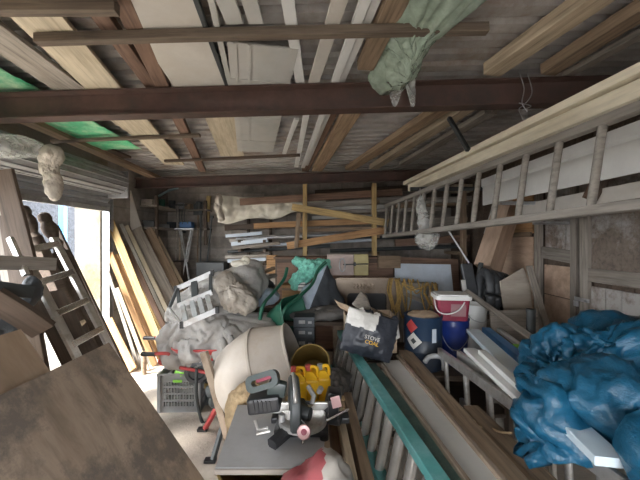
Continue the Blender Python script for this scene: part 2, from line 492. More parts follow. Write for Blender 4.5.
# boarded door nearer the viewer
bm = B()
for i in range(6): bx(bm, (.024, .152, 1.3), (XR-.022+R.uniform(-.003, .003), 2.20+i*.155, 1.95), bev=.003)
d1 = S('door_1', bm, W_WASH)
bm = B()
for i in range(6): bx(bm, (.022, .150, 1.22), (XR-.022+R.uniform(-.003, .003), 2.20+i*.155, .65), bev=.003)
mk('lower_boards', bm, W_WASH, d1)
for z in (1.38, 2.45, .25): bar('rail', (XR-.05, 2.13, z), (XR-.05, 3.06, z-.012), .034, .12, W_GREY, parent=d1, bow=.001)
bar('stile', (XR-.05, 3.1, .04), (XR-.05, 3.1, 2.62), .1, .04, W_GREY, parent=d1, up=(1,0,0), bow=.001)
bar('stile', (XR-.05, 2.1, .04), (XR-.05, 2.1, 2.62), .09, .04, W_GREY, parent=d1, up=(1,0,0), bow=.001)
bm = B(); bx(bm, (.012, .17, .035), (XR-.078, 3.11, 1.12), bev=.002); cyl(bm, (XR-.075, 3.05, 1.12), (XR-.105, 3.05, 1.12), .012); bx(bm, (.02, .05, .06), (XR-.09, 3.16, 1.075), bev=.006)
mk('latch', bm, GALV, d1)
# second door: dark boards above, pieced with pale ply below
bm = B()
for i in range(3): bx(bm, (.024, .150, 1.12), (XR-.022, 3.29+i*.155, 2.06), bev=.003)
d2 = S('door_2', bm, W_WASH)
for z0, z1, m in ((.02, .74, W_PINK), (.75, 1.08, W_PINK), (1.09, 1.42, W_PINK)):
    bm = B(); bx(bm, (.02, .47, z1-z0), (XR-.03, 3.445, (z0+z1)/2), bev=.002); mk('patch_panel', bm, m, d2)
bar('rail', (XR-.05, 3.20, 1.52), (XR-.05, 3.70, 1.56), .03, .13, W_GREY, parent=d2, bow=.001)
bar('stile', (XR-.05, 3.23, .04), (XR-.05, 3.23, 2.62), .075, .04, W_GREY, parent=d2, up=(1,0,0), bow=.001)
bar('stile', (XR-.05, 3.76, .04), (XR-.05, 3.76, 2.62), .09, .05, W_GREY, parent=d2, up=(1,0,0), bow=.001)

# roof: box-profile sheets, ribs running across the shed
prof = []; y = YF-.3; 
while y < YB+.3:
    prof += [(y, 0), (y+.085, 0), (y+.095, .045), (y+.14, .045), (y+.15, 0)]; y += .15
def roofz(x, y): return 3.035+.028*x-.032*(y-2.5)
bm = B(); pr = None
for yy, dz in prof:
    cur = [bm.verts.new((x, yy, roofz(x, yy)+dz)) for x in (XL-.5, -1.2, .6, XR+.5)]
    if pr:
        for k in range(3): bm.faces.new((pr[k], pr[k+1], cur[k+1], cur[k]))
    pr = cur
ce = S('ceiling', bm, ROOF); solid(ce, .004, 1)

# roller shutter on the left opening
t = thing('roller_shutter', 'grey steel roller shutter half raised over the bright left doorway', 'shutter', (XL, 3.0, 2.15))
bm = B(); cyl(bm, (XL+.24, OY0-.1, 2.49), (XL+.24, OY1-.0, 2.49), .155, seg=22)
for a in range(0, 360, 24):
    aa = math.radians(a); tube(bm, [(XL+.24+.158*math.cos(aa), OY0-.1, 2.49+.158*math.sin(aa)), (XL+.24+.158*math.cos(aa), OY1-.01, 2.49+.158*math.sin(aa))], .013, 6)
mk('coil', bm, SHUT, t, smooth='auto')
bm = B()
for i in range(6):
    z = 2.185+i*.07
    pts = [(XL+.085, z-.035), (XL+.105, z-.02), (XL+.105, z+.02), (XL+.085, z+.033), (XL+.075, z+.033), (XL+.075, z-.035)]
    a = [bm.verts.new((px, OY0, pz)) for px, pz in pts]; b = [bm.verts.new((px, OY1+.06, pz)) for px, pz in pts]
    for k in range(6): bm.faces.new((a[k], a[(k+1) % 6], b[(k+1) % 6], b[k]))
    bm.faces.new(a[::-1]); bm.faces.new(b)
mk('curtain', bm, SHUT, t)
bm = B(); bx(bm, (.05, OY1-OY0+.05, .06), (XL+.09, (OY0+OY1)/2, 2.125), bev=.004); mk('bottom_bar', bm, GALV, t)
for yy in (OY0-.05, OY1+.07):
    bm = B(); bx(bm, (.10, .012, 2.28), (XL+.06, yy-.04, 1.14)); bx(bm, (.10, .012, 2.28), (XL+.06, yy+.04, 1.14)); bx(bm, (.012, .09, 2.28), (XL+.012, yy, 1.14)); mk('guide_rail', bm, GALV, t)
bm = B(); bx(bm, (.36, .02, .38), (XL+.2, OY1+.02, 2.47), bev=.01); mk('end_plate', bm, SHUT, t)
bm = B(); bx(bm, (.36, .02, .38), (XL+.2, OY0-.12, 2.47), bev=.01); mk('end_plate', bm, SHUT, t)

# outside the opening
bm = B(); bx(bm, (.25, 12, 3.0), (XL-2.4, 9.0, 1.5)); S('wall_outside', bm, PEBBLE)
p = P(72, 300, 5.6)
t = bar('steel_post', (-4.62, 5.75, 0), (-4.62, 5.75, 2.4), .09, .09, SKYB, 'blue post standing outside beside the pebble-dashed wall', 'post', up=(1,0,0), bow=0)
bar('plank', (-4.35, 4.9, 0), (-4.88, 4.95, 1.75), .22, .035, PVC, 'white board leaning outside on the pebble-dashed wall beside the blue post', 'plank', up=(1,0,0))
bar('plank', (-4.30, 4.55, 0), (-4.88, 4.6, 1.7), .12, .035, W_PALE, 'pale plank leaning outside on the pebble-dashed wall, left of the white board', 'plank', up=(1,0,0))

# steel cross beams of the roof
def ibeam(name, label, y, zl, slope, h, w, x0=XL-.02, x1=XR+.02):
    bm = B()
    pr = [(-w/2, 0), (w/2, 0), (w/2, .012), (.005, .02), (.005, h-.02), (w/2, h-.012), (w/2, h), (-w/2, h), (-w/2, h-.012), (-.005, h-.02), (-.005, .02), (-w/2, .012)]
    a = [bm.verts.new((x0, y+q, zl+slope*x0+z)) for q, z in pr]; b = [bm.verts.new((x1, y+q, zl+slope*x1+z)) for q, z in pr]
    n = len(pr)
    for k in range(n): bm.faces.new((a[k], a[(k+1) % n], b[(k+1) % n], b[k]))
    bm.faces.new(a[::-1]); bm.faces.new(b)
    return mk(name, bm, OXIDE, label=label, cat='beam', kind='thing')
ibeam('steel_beam', 'deep brown steel roof beam crossing the near part of the shed', 2.5, 2.70, .028, .20, .11)
ibeam('steel_beam', 'slimmer brown steel roof beam at the far end of the shed', 5.3, 2.645, .03, .165, .10)

# ------------------------------------------------------------------ timber stored under the roof
UPN = V((-.028, .032, 1)).normalized()
def cplank(label, a, b, w, h, mat, e0=.0, e1=.0, dz=0.0, name='plank', cat='plank', group='timber stored on the roof beams', roll=0.0):
    A, Bq = C(*a, dz), C(*b, dz); u = (Bq-A).normalized()
    A = A-u*e0; Bq = Bq+u*e1
    o = UPN*(h/2+.002)
    return bar(name, A+o, Bq+o, w, h, mat, label, cat, group, up=UPN, roll=roll)
# (near image point) -> (image point towards the back); extended by e0 / e1 metres
cplank('greyed plank under the roof in the near left corner, beside green sheeting', (10, 48), (67, 88), .24, .03, W_GREY, .5, .3)
cplank('broad pale plank under the roof, left of a dark gap', (40, 22), (102, 88), .27, .03, W_CREAM, .5, 2.2)
cplank('dark brown timber high in the dark gap left of the broad white roof board', (96, 12), (133, 62), .10, .05, W_RED, .4, .8, .03)
cplank('old brown timber edging the broad white roof board on its left', (130, 20), (161, 85), .10, .06, W_RED, .5, 2.7)
cplank('wide smooth white board stored under the roof, widest of all', (155, 0), (199, 85), .40, .02, WHITE, .5, .2)
cplank('cream board under the roof between the two steel beams, left of the grey-white panel', (220, 115), (231, 152), .30, .022, W_CREAM, .1, .2)
cplank('thin dark metal strip right of the widest white roof board', (203, 20), (227, 86), .03, .03, CHAR, .5, .6, group=None)
cplank('narrow grey strip right of the dark metal strip under the roof', (212, 8), (229, 84), .035, .02, PANEL, .5, .5, group=None)
cplank('grey painted strip under the roof above the long near batten', (226, 2), (236, 27), .10, .02, PANEL, .4, -.02)
cplank('short grey strip under the roof with a notched end, near the panel', (250, 2), (257, 27), .085, .02, PANEL, .4, -.02)
bm = B()
A = C(228, 42); Bq = C(238, 151); u = (Bq-A).normalized(); L = (Bq-A).length; s = u.cross(UPN).normalized()
Mx = Matrix((u, -s, UPN)).transposed().to_4x4(); Mx.translation = A+UPN*.006
bx(bm, (L, .44, .012), (L/2, -.215, 0), bev=.002)
for q in (.04, .13): bx(bm, (L, .02, .008), (L/2, -q, -.008))
for q in (.42, 1.1, 1.75): bx(bm, (.012, .44, .006), (q, -.215, -.008))
mk('panel', bm, PANEL, None, Mx, label='grey-white ribbed panel under the roof above the middle of the near beam', cat='panel')
cplank('slim white strip under the roof right of the grey-white panel', (288, 2), (300, 82), .07, .015, PVC, .4, .3)
cplank('broader white strip under the roof, slanting to the right as it nears', (340, 0), (314, 82), .085, .02, WHITE, .4, .2)
cplank('white moulding under the roof, left one of a close pair', (366, 0), (336, 80), .06, .025, PVC, .4, 2.6)
cplank('white moulding under the roof, right one of a close pair', (377, 0), (343, 80), .05, .025, PVC, .4, 2.5, .028)
cplank('white strip between the steel beams, bowed to the left', (296, 122), (285, 152), .05, .02, PVC, .05, .1, .0)
cplank('white strip between the steel beams, ending above the far beam', (306, 117), (297, 164), .06, .02, PVC, .05, .2, .0)
cplank('brown roof timber left of the green plastic bundle', (400, 0), (362, 78), .12, .07, W_MID, .4, -.1)
cplank('old brown timber between the beams, left of a pair', (331, 115), (306, 170), .12, .05, W_RED, .05, .1, .06)
cplank('thick tan timber between the beams, right of a pair', (353, 113), (318, 170), .17, .07, W_TAN, .05, .1)
cplank('long sawn joist under the right roof, its end over the near batten', (612, -6), (492, 76), .15, .09, W_PALE, .2, .0, group='joists under the right roof')
cplank('knotty rough joist under the roof nearest the right wall', (660, 6), (560, 68), .13, .08, W_MID, .3, .1, group='joists under the right roof')
cplank('rough grey batten beside the knotty joist on the right', (646, 34), (580, 70), .08, .04, W_GREY, .3, .1, group='joists under the right roof')
cplank('orange-edged joist right of the bare roof between the beams', (448, 108), (352, 169), .15, .07, W_TAN, .0, .1, group='joists under the right roof')
cplank('second joist right of the bare roof between the beams', (470, 110), (376, 168), .14, .08, W_PALE, .0, .1, group='joists under the right roof')
cplank('third rough joist right of the bare roof, with a splintered end', (491, 114), (402, 166), .14, .05, W_GREY, .0, -.05, group='joists under the right roof')
cplank('cream board between the beams at the left, before the brown pair', (117, 118), (176, 160), .20, .025, W_CREAM, .0, -.1, .05)
cplank('orange wall plate timber running along the top of the left wall', (12, 117), (150, 177), .13, .06, W_TAN, .1, .3, -.02)
cplank('dark board behind the orange wall plate at the left', (30, 118), (110, 152), .16, .03, W_DARK, .2, .3, .04)
# green plastic sheet spread over the left timbers
A = C(-30, 62, -.01)
def gs(u, v):
    x = -2.78+.58*u; y = 1.6+2.35*v
    z = 2.905+.028*x-.032*(y-2.5)+.03+.012*noise.noise(V((x*7, y*5, 1)))+.01*noise.noise(V((x*15, y*12, 4)))
    return V((x, y, z))
g = mk('plastic_sheet', grid_surf(16, 60, gs), GREENSHEET, smooth=True, label='bright green plastic sheet spread on the roof timbers at the left', cat='sheet'); solid(g, .003)
W_BATT = wood('old_batten', (.15, .115, .085), .05)
# battens slung across beneath
def batten(label, a, b, h, mat, name='batten', w=.05):
    A, Bq = C(*a, -.004), C(*b, -.004)
    o = UPN*(-h/2)
    return bar(name, A+o, Bq+o, w, h, mat, label, 'batten', 'battens across under the stored timber', up=UPN)
batten('long brown batten crossing under the roof nearest the top of the view', (37, 35), (487, 24), .055, W_BATT)
batten('short brown batten across the roof in the near left corner', (-60, 3), (117, 2), .06, W_BATT)
batten('thin brown batten across the bright green sheet at the left', (52, 140), (200, 134), .03, W_BATT)
batten('thin dark batten crossing under the boards just before the far beam', (165, 160), (300, 154), .03, W_DARK)
# dark prop
bar('metal_strut', P(449, 118, 3.0), P(468, 150, 2.75), .035, .035, CHAR, 'short dark metal strut slanting below the right roof joists', 'strut', bow=0)
# green polythene stuffed above the near beam
a, b = C(440, -14, .075), C(388, 74, .06)
def between(f, dx=0.0, dz=0.0): return a.lerp(b, f)+V((dx, 0, dz))
es = [(*between(f, dx, dz), rx*1.35, ry, rz_) for f, dx, dz, rx, ry, rz_ in ((0, .03, .0, .15, .20, .05), (.25, .0, .01, .13, .18, .055), (.5, -.01, .0, .12, .18, .05), (.75, .0, -.01, .11, .18, .05), (.97, .0, -.015, .09, .14, .04))]
body = blob_bm(between(.5), es, 4, .05, None, lambda p: -.02)
bm = blob_bm(between(.5), es, 6, .05, None, lambda p: .008+.016*noise.noise(p*16)+.008*noise.noise(p*34))
bm = cloth_over(bm, body, 22, .40, 5, False, bend=.006, gravity=.02)
wrinkle(bm, lambda p: facet(p, 14, .022)+facet(p, 30, .010))
for v in bm.verts: v.co.z = min(v.co.z, roofz(v.co.x, v.co.y)-.012)
mk('plastic_bundle', bm, GCLEAR, smooth=True, label='crumpled greenish clear plastic bundle stuffed above the near beam', cat='plastic')
def rag(u, v):
    p = P(389+26*u, 74+4*math.sin(u*9)+v*(14+16*abs(math.sin(u*4.5+.5))), 2.43)
    p.y -= .035*noise.noise(V((u*4, v*4, 2)))+.015
    return p
g = mk('plastic_scrap', grid_surf(14, 10, rag), CLEAR, smooth=True, label='torn scrap of clear plastic hanging over the near beam', cat='plastic'); solid(g, .002)
# wire loops from the beam
bm = B()
tube(bm, smooth_path([P(519, 72, 2.44), P(524, 88, 2.42), P(522, 103, 2.42), P(527, 112, 2.42), P(524, 121, 2.42)]), .004, 6)
tube(bm, smooth_path([P(527, 72, 2.44), P(532, 92, 2.42), P(525, 104, 2.42), P(519, 110, 2.42), P(526, 124, 2.42)]), .004, 6)
tube(bm, smooth_path([P(519, 103, 2.42), P(531, 106, 2.41), P(522, 110, 2.42)]), .004, 6)
mk('wire_tie', bm, GALV, smooth=True, label='loops of thin wire tied round the near beam above the long ladder', cat='wire')
# polythene and rag on the shutter
bm = blob_bm(P(50, 168, 2.75), [(*P(52, 155, 2.75), .09, .07, .08), (*P(50, 168, 2.75), .065, .05, .11), (*P(53, 182, 2.75), .06, .05, .10), (*P(54, 192, 2.75), .05, .04, .08)], 5, .04, None, lambda p: crumple(p, 12, 26, 50, (.016, .010, .004)))
mk('plastic_rag', bm, FOAM, smooth=True, label='dusty white plastic rag dangling from the roller shutter', cat='rag')
bm = blob_bm(P(15, 146, 2.6), [(*P(0, 146, 2.5), .16, .2, .07), (*P(24, 147, 2.7), .14, .2, .06)], 5, .05, None, lambda p: crumple(p, 8, 18, 40, (.02, .012, .005)))
mk('plastic_wrap', bm, CLEAR, smooth=True, label='clear plastic wrap lying along the top of the roller shutter', cat='plastic')
# ------------------------------------------------------------------ helpers for made things
def ladder(name, label, a0, a1, b0, b1, n, mat_rail, mat_rung, rw, rh, rr, group=None, f0=.03, f1=.97, flat=None, cat='ladder', up=None, rungmat2=None):
    """Rails a0-a1 and b0-b1, n rungs between them."""
    a0, a1, b0, b1 = map(V, (a0, a1, b0, b1))
    t = thing(name, label, cat, min((a0, a1, b0, b1), key=lambda p: p.z), group)
    upv = up or ((b0-a0).normalized())
    bar('rail', a0, a1, rw, rh, mat_rail, parent=t, up=upv, bow=.001)
    bar('rail', b0, b1, rw, rh, mat_rail, parent=t, up=upv, bow=.001)
    for i in range(n):
        f = f0+(f1-f0)*i/max(1, n-1)
        p, q = a0.lerp(a1, f), b0.lerp(b1, f)
        if flat: bar('rung', p, q, flat[0], flat[1], mat_rung, parent=t, up=(a1-a0).normalized(), bow=0)
        else:
            bm = B(); cyl(bm, p, q, rr, seg=10); mk('rung', bm, mat_rung, t, smooth='auto')
    return t

def plank(label, p0, p1, w, h, mat, group=None, up=(0,0,1), roll=0.0, name='plank', cat='plank', bow=.004):
    return bar(name, p0, p1, w, h, mat, label, cat, group, up=up, roll=roll, bow=bow)

def bucket_bm(r0, r1, h, wall=.004, ribs=()):
    pr = [(0, 0), (r0, 0), (r0, .002)]
    for k in range(1, 13):
        f = k/12; pr.append((r0+(r1-r0)*f+(.006 if any(abs(f-q) < .045 for q in ribs) else 0), h*f))
    pr += [(r1+.006, h), (r1+.006, h+.006), (r1-wall, h+.006), (r1-wall, h*.9), (r0-wall, .006), (0, .006)]
    bm = B(); lathe(bm, pr, seg=36); return bm

# ------------------------------------------------------------------ timber leaning in the far left corner
def lean(label, top, dt, bot, w, h, mat, roll=0.0):
    b = P(bot[0], bot[1], 1.7*320/(bot[1]-240)); b.z = .01
    t = P(*top, dt); t.x = max(t.x, XL+.05)
    return plank(label, b, t, w, h, mat, 'timber leaning in the far left corner', up=(0, -1, 0), roll=roll)
lean('tall yellow plank leaning in the far left corner, longest at the doorway side', (108, 221), 4.58, (168, 364), .10, .03, W_YELLOW, .3)
lean('slender white-edged lath leaning right of the tall yellow plank', (121, 224), 4.83, (184, 358), .05, .03, W_SILV, .3)
lean('cream plank leaning close right of the white-edged lath', (125, 226), 4.95, (188, 354), .07, .03, W_CREAM, .3)
lean('broad grey board leaning in the far left corner', (135, 229), 5.1, (196, 349), .20, .025, W_GREY, .2)
lean('tan board leaning right of the broad grey board', (148, 229), 5.35, (204, 343), .14, .03, W_MID, .2)
lean('rear tan plank leaning beside the hanging tools', (153, 230), 5.5, (211, 340), .08, .03, W_PALE, .2)
lean('deep orange plank leaning at half height, left one of two', (110, 253), 4.50, (155, 366), .075, .03, W_ORANGE, .3)
lean('deep orange plank leaning at half height, right one of two', (115, 255), 4.56, (162, 362), .08, .03, W_ORANGE, .3)
lean('shorter yellow plank leaning in front of the tall yellow one', (125, 256), 4.66, (172, 359), .07, .03, W_YELLOW, .3)
lean('thin grey lath leaning nearest the doorway', (108, 272), 4.40, (139, 369), .04, .02, W_SILV, .3)
lean('pale lath leaning between the grey lath and the orange planks', (117, 288), 4.36, (148, 371), .05, .025, W_PALE, .3)
lean('short orange board end leaning lowest beside the door guide', (106, 322), 4.42, (130, 373), .20, .025, W_ORANGE, .2)
lean('reddish plank leaning behind the yellow planks', (118, 246), 4.95, (176, 356), .09, .03, W_RED, .3)
bm = B(); cyl(bm, P(144, 352, 4.05)*1, (P(144, 352, 4.05).x, P(144, 352, 4.05).y, .0), .03); 
for z in (.04, .12): cyl(bm, (P(144, 352, 4.05).x, 4.05, z), (P(144, 352, 4.05).x, 4.05, z+.02), .034)
mk('post_stub', bm, W_MID, smooth='auto', label='short round wooden stub standing on the floor by the leaning timber', cat='post')
plank('grey-white upright board fixed beside the shutter near the far beam', P(126, 192, 5.15), P(137, 229, 5.15), .16, .03, WHITE, up=(0, -1, 0))

# ------------------------------------------------------------------ tools and shelf on the back wall
t = thing('storage_shelf', 'dark crowded shelf high on the back wall behind the leaning timber', 'shelf', P(172, 230, 6.1))
SZ = (1.905, 2.275)
for z in SZ:
    bar('shelf_board', (-2.89, 5.36, z), (-2.89, 6.38, z), .30, .03, W_GREY, parent=t); bar('shelf_board', (-2.73, 6.23, z), (-2.15, 6.23, z), .30, .03, W_GREY, parent=t)
for x, y in ((-2.76, 5.40), (-2.18, 6.10)): bar('bracket', (x, y, 1.6), (x, y, 2.45), .05, .04, W_DARK, parent=t)
sh = [(150, 226, .16, .10, CHAR, 'box'), (163, 227, .14, .06, GREYP, 'box'), (172, 227, .10, .12, DCANV, 'box'), (150, 207, .20, .08, W_GREY, 'box'), (161, 206, .14, .13, GREEN, 'tin'),
      (172, 206, .12, .16, CHAR, 'tin'), (181, 207, .12, .12, GREYP, 'tin'), (190, 207, .11, .10, W_MID, 'box'), (199, 207, .12, .14, CHAR, 'tin')]
lb = ['charcoal box on the lower back-wall shelf, leftmost', 'low grey box on the lower back-wall shelf, middle', 'dark cloth box on the lower back-wall shelf, right of the grey one', 'wooden box at the left end of the upper back-wall shelf', 'green tin on the upper back-wall shelf',
      'tall charcoal tin on the upper back-wall shelf', 'grey tin on the upper back-wall shelf beside the tall one', 'small brown box on the upper back-wall shelf', 'charcoal tin at the right end of the upper back-wall shelf']
for (px, py, w_, h_, m, k), l in zip(sh, lb):
    c = V((-2.88, 2.88*320/(320-px), 0)) if px < 165 else P(px, py, 6.22); z0 = SZ[0 if py > 215 else 1]+.0155
    bm = B()
    if k == 'box': bx(bm, (w_, .18, h_), (c.x, c.y, z0+h_/2), Matrix.Rotation(R.uniform(-.3, .3), 3, 'Z'), .006); bx(bm, (w_*1.04, .19, .015), (c.x, c.y, z0+h_))
    else:
        cyl(bm, (c.x, c.y, z0), (c.x, c.y, z0+h_), w_/2); cyl(bm, (c.x, c.y, z0+h_), (c.x, c.y, z0+h_+.012), w_/2+.004)
    mk('storage_'+k, bm, m, smooth='auto', label=l, cat=k, group='odds and ends on the back-wall shelves')
c = P(187, 225, 5.95)
t = thing('tool_case', 'blue plastic case resting on the folding trestle', 'case', (c.x, c.y, c.z-.08))
bm = B(); bx(bm, (.22, .16, .11), (c.x, c.y, c.z), bev=.012); mk('body', bm, plain('case_blue', (.05, .13, .30), .5), t)
bm = B(); tube(bm, smooth_path([(c.x-.05, c.y-.085, c.z+.02), (c.x-.04, c.y-.10, c.z+.05), (c.x+.04, c.y-.10, c.z+.05), (c.x+.05, c.y-.085, c.z+.02)]), .008); mk('handle', bm, CHAR, t, smooth=True)
# folding trestle of bright tube
t = thing('folding_trestle', 'folding metal trestle with splayed bright legs under the blue case', 'trestle', P(187, 300, 5.6))
top = .08
for a, b in (((179, 229), (186, 262)), ((193, 229), (187, 262)), ((181, 229), (192, 300)), ((191, 229), (178, 300))):
    bm = B(); tube(bm, [P(*a, 5.85), P(*b, 5.6)], .017); mk('leg', bm, GALV, t, smooth='auto')
bar('top_rail', P(177, 229, 5.88), P(195, 229, 5.88), .18, .025, GALV, parent=t)
# long handled tools
def handtool(label, top, bot, d0, d1, head, mat=W_GREY, name='garden_tool'):
    a, b = P(*top, d0), P(*bot, d1)
    t = thing(name, label, 'tool', b, 'long tools standing at the back wall')
    bm = B(); tube(bm, [a, a.lerp(b, .5)+V((.008, 0, 0)), b], .014); mk('handle', bm, mat, t, smooth='auto')
    bm = B(); u = (a-b).normalized()
    M = frame(a, b)
    if head == 'fork':
        for q in (-.07, -.023, .023, .07): tube(bm, [a+V((q, 0, -.02)), a+V((q, -.02, .10)), a+V((q*1.1, -.0, .24))], .007)
        tube(bm, [a+V((-.07, 0, -.02)), a+V((.07, 0, -.02))], .01)
    elif head == 'rake':
        tube(bm, [a+V((-.17, 0, 0)), a+V((.17, 0, 0))], .012)
        for q in range(9): tube(bm, [a+V((-.16+.04*q, 0, 0)), a+V((-.16+.04*q, -.07, -.02))], .005)
    elif head == 'spade':
        prism(bm, [(-.09, 0), (.09, 0), (.085, .2), (.0, .27), (-.085, .2)], .008, Matrix.Translation(a) @ Matrix.Rotation(math.pi/2, 4, 'X'))
    else:
        bx(bm, (.05, .05, .05), a)
    mk('head', bm, CHAR, t)
for l, tp, bt, d0, d1, hd, m in (
    ('rake with dark head standing at the back wall left of the trestle', (178, 205), (172, 330), 6.0, 5.75, 'rake', W_SILV),
    ('fork standing at the back wall beside the rake', (181, 222), (176, 330), 6.0, 5.8, 'fork', W_PALE),
    ('spade standing upside down at the back wall left of the tall bar', (198, 215), (196, 330), 6.2, 5.85, 'spade', W_MID),
    ('slim dark bar standing upright right of the trestle', (201, 212), (199, 330), 6.1, 5.8, 'bar', CHAR),
    ('dark rod leaning to the right at the back wall', (212, 217), (200, 320), 6.1, 5.8, 'bar', CHAR),
    ('grey-handled hoe standing behind the trestle legs', (184, 232), (190, 330), 6.2, 5.8, 'bar', W_SILV)):
    handtool(l, tp, bt, d0, d1, hd, m)
plank('yellow-brown stick hung upright on the back wall left of the cream sheet', P(209, 196, 6.3), P(207, 222, 6.3), .08, .04, W_YELLOW, up=(0, -1, 0))
bm = B(); tube(bm, smooth_path([P(128, 204, 6.0), P(142, 202, 6.0), P(155, 198, 6.0), P(168, 191, 6.0), P(178, 188, 6.0)]), .022)
mk('water_pipe', bm, plain('pale_blue_pipe', (.26, .36, .40), .5), smooth=True, label='pale blue-grey pipe curving along the top of the back wall', cat='pipe')
# dark heap at the foot of the back wall (seen between things)
for i, (px, py, d, w_, h_, m, l) in enumerate([
    (165, 285, 5.7, .30, .34, W_GREY, 'greyed wooden crate low behind the leaning timber'),
    (213, 270, 5.9, .5, .30, CHAR, 'charcoal box behind the grey dust sheet at the back wall'),
    (178, 275, 5.75, .25, .5, W_DARK, 'tall dark box at the foot of the tools')]):
    c = P(px, py, d); bm = B(); bx(bm, (w_, .34, c.z+h_/2), (c.x, c.y, (c.z+h_/2)/2), bev=.01)
    o = mk('wooden_crate', bm, m, label=l, cat='crate')
    for z in (.15, .4, .65, .9):
        if z < c.z+h_/2-.05: bar('slat', (c.x-w_/2, c.y-.18, z), (c.x+w_/2, c.y-.18, z), .02, .1, W_GREY, parent=o)

# ------------------------------------------------------------------ timber rack across the back wall
t = thing('timber_rack', 'timber rack of upright posts across the back wall', 'rack', (0, 5.5, 0))
for px, d in ((305, 5.5), (374, 5.45), (463, 5.5)):
    x = (px-320)/320*d; bar('post', (x, d, 0), (x, d, 2.66), .115, .07, W_YELLOW if px < 400 else W_MID, parent=t, up=(1,0,0))
for px, d in ((245, 5.5),): pass
for z in (1.52, 1.82, 2.12, 2.42):
    for px in (305, 374, 456):
        x = (px-320)/320*5.9; bar('arm', (x, 5.5, z-.06), (x, 6.38, z-.06), .06, .06, W_MID, parent=t)
for x in (-1.42, -.98):
    bar('wall_post', (x, 6.36, 0), (x, 6.36, 2.3), .07, .05, W_DARK, parent=t, up=(1,0,0))
    for z in (1.285, 1.52, 1.68): bar('arm', (x, 5.62, z), (x, 6.36, z), .05, .05, W_DARK, parent=t)
rk = 'lengths stacked on the back timber rack'
def rack(label, a, b, d, w, h, mat, d1=None, name='plank', roll=0):
    return plank(label, P(*a, d), P(*b, d1 or d), w, h, mat, rk, name=name, cat=name.split('_')[-1], roll=roll)
rack('reddish plank topmost on the back rack, in front of the posts', (240, 202), (402, 192), 5.57, .05, .12, W_RED)
rack('brown plank along the top of the back rack close under the far beam', (315, 193), (480, 184), 5.95, .06, .10, W_DARK)
rack('pale grey plank on the back rack just under the topmost red plank', (305, 206), (420, 198), 5.68, .06, .10, W_SILV)
rack('green-grey plank on the back rack below the pale grey one', (240, 211), (405, 206), 5.78, .06, .07, PANEL)
rack('yellow plank slanting down to the right across the right rack post', (292, 207), (388, 223), 5.40, .03, .115, W_YELLOW, 5.36)
rack('orange-brown plank level behind the slanting pair on the rack', (254, 226), (378, 221), 5.60, .05, .10, W_ORANGE)
rack('tan plank slanting up to the right across both rack posts', (287, 246), (386, 230), 5.40, .03, .12, W_ORANGE, 5.36)
plank('short brown upright stick tied between the slanting rack planks', P(299, 213, 5.33), P(296, 248, 5.33), .07, .03, W_MID, up=(0, -1, 0))
for i, (a, b, m, l, nm, r) in enumerate([
    ((236, 239), (402, 232), GALV, 'grey pipe on the back rack behind the slanting planks, upper one', 'steel_pipe', .03),
    ((245, 246), (372, 240), LBLUE, 'pale blue-grey pipe low on the back rack', 'steel_pipe', .028),
    ((228, 252), (330, 246), CHAR, 'dark pipe lowest on the left of the back rack', 'steel_pipe', .03),
    ((300, 240), (440, 236), CHAR, 'dark pipe behind the rack posts at the middle', 'steel_pipe', .03),
    ((330, 251), (470, 246), CHAR, 'long dark pipe low on the right of the back rack', 'steel_pipe', .035)]):
    bm = B(); cyl(bm, P(*a, 5.8+.07*i), P(*b, 5.8+.07*i), r, seg=12); mk(nm, bm, m, smooth='auto', label=l, cat='pipe', group=rk)
rack('weathered board on the back rack seen behind the ladder rungs', (395, 205), (520, 199), 5.7, .08, .12, W_MID)
rack('brown board on the back rack below the far end of the ladder', (395, 243), (500, 236), 5.62, .06, .12, W_RED)
rack('old tan board on the back rack at ladder rail height', (400, 224), (505, 217), 5.75, .06, .14, W_GREY)
rack('short cream board on the back rack seen between ladder rungs', (452, 189), (500, 188), 5.6, .2, .13, W_CREAM)
rack('silver-grey board on the back rack under the short cream board', (420, 201), (500, 198), 5.58, .10, .10, W_SILV)
rack('dark board on the back rack left of the posts', (225, 228), (300, 224), 5.9, .06, .10, W_DARK)
rack('grey-blue board low at the left of the back rack', (232, 244), (268, 240), 5.7, .12, .07, LBLUE)
rack('thin grey board at the left foot of the back rack', (226, 257), (270, 255), 5.7, .12, .05, W_SILV)
for i, (a, b, m, l) in enumerate([((226, 236), (262, 233), LBLUE, 'short pale blue length at the left end of the back rack, upper'), ((230, 241), (276, 236), W_SILV, 'short silver-grey length at the left end of the back rack'),
    ((233, 248), (280, 243), W_GREY, 'grey length at the left end of the back rack below the silver one'), ((228, 261), (266, 259), LBLUE, 'blue-grey flat length lowest at the left foot of the back rack'),
    ((310, 213), (440, 209), W_SILV, 'silver-grey length behind the rack posts above the slanting plank'), ((312, 218), (372, 216), PANEL, 'pale length between the slanting yellow plank and the level brown one'), ((300, 231), (372, 228), W_MID, 'tan length between the level brown plank and the lower slanting one')]):
    rack(l, a, b, 5.86-.03*i, .07, .06, m)
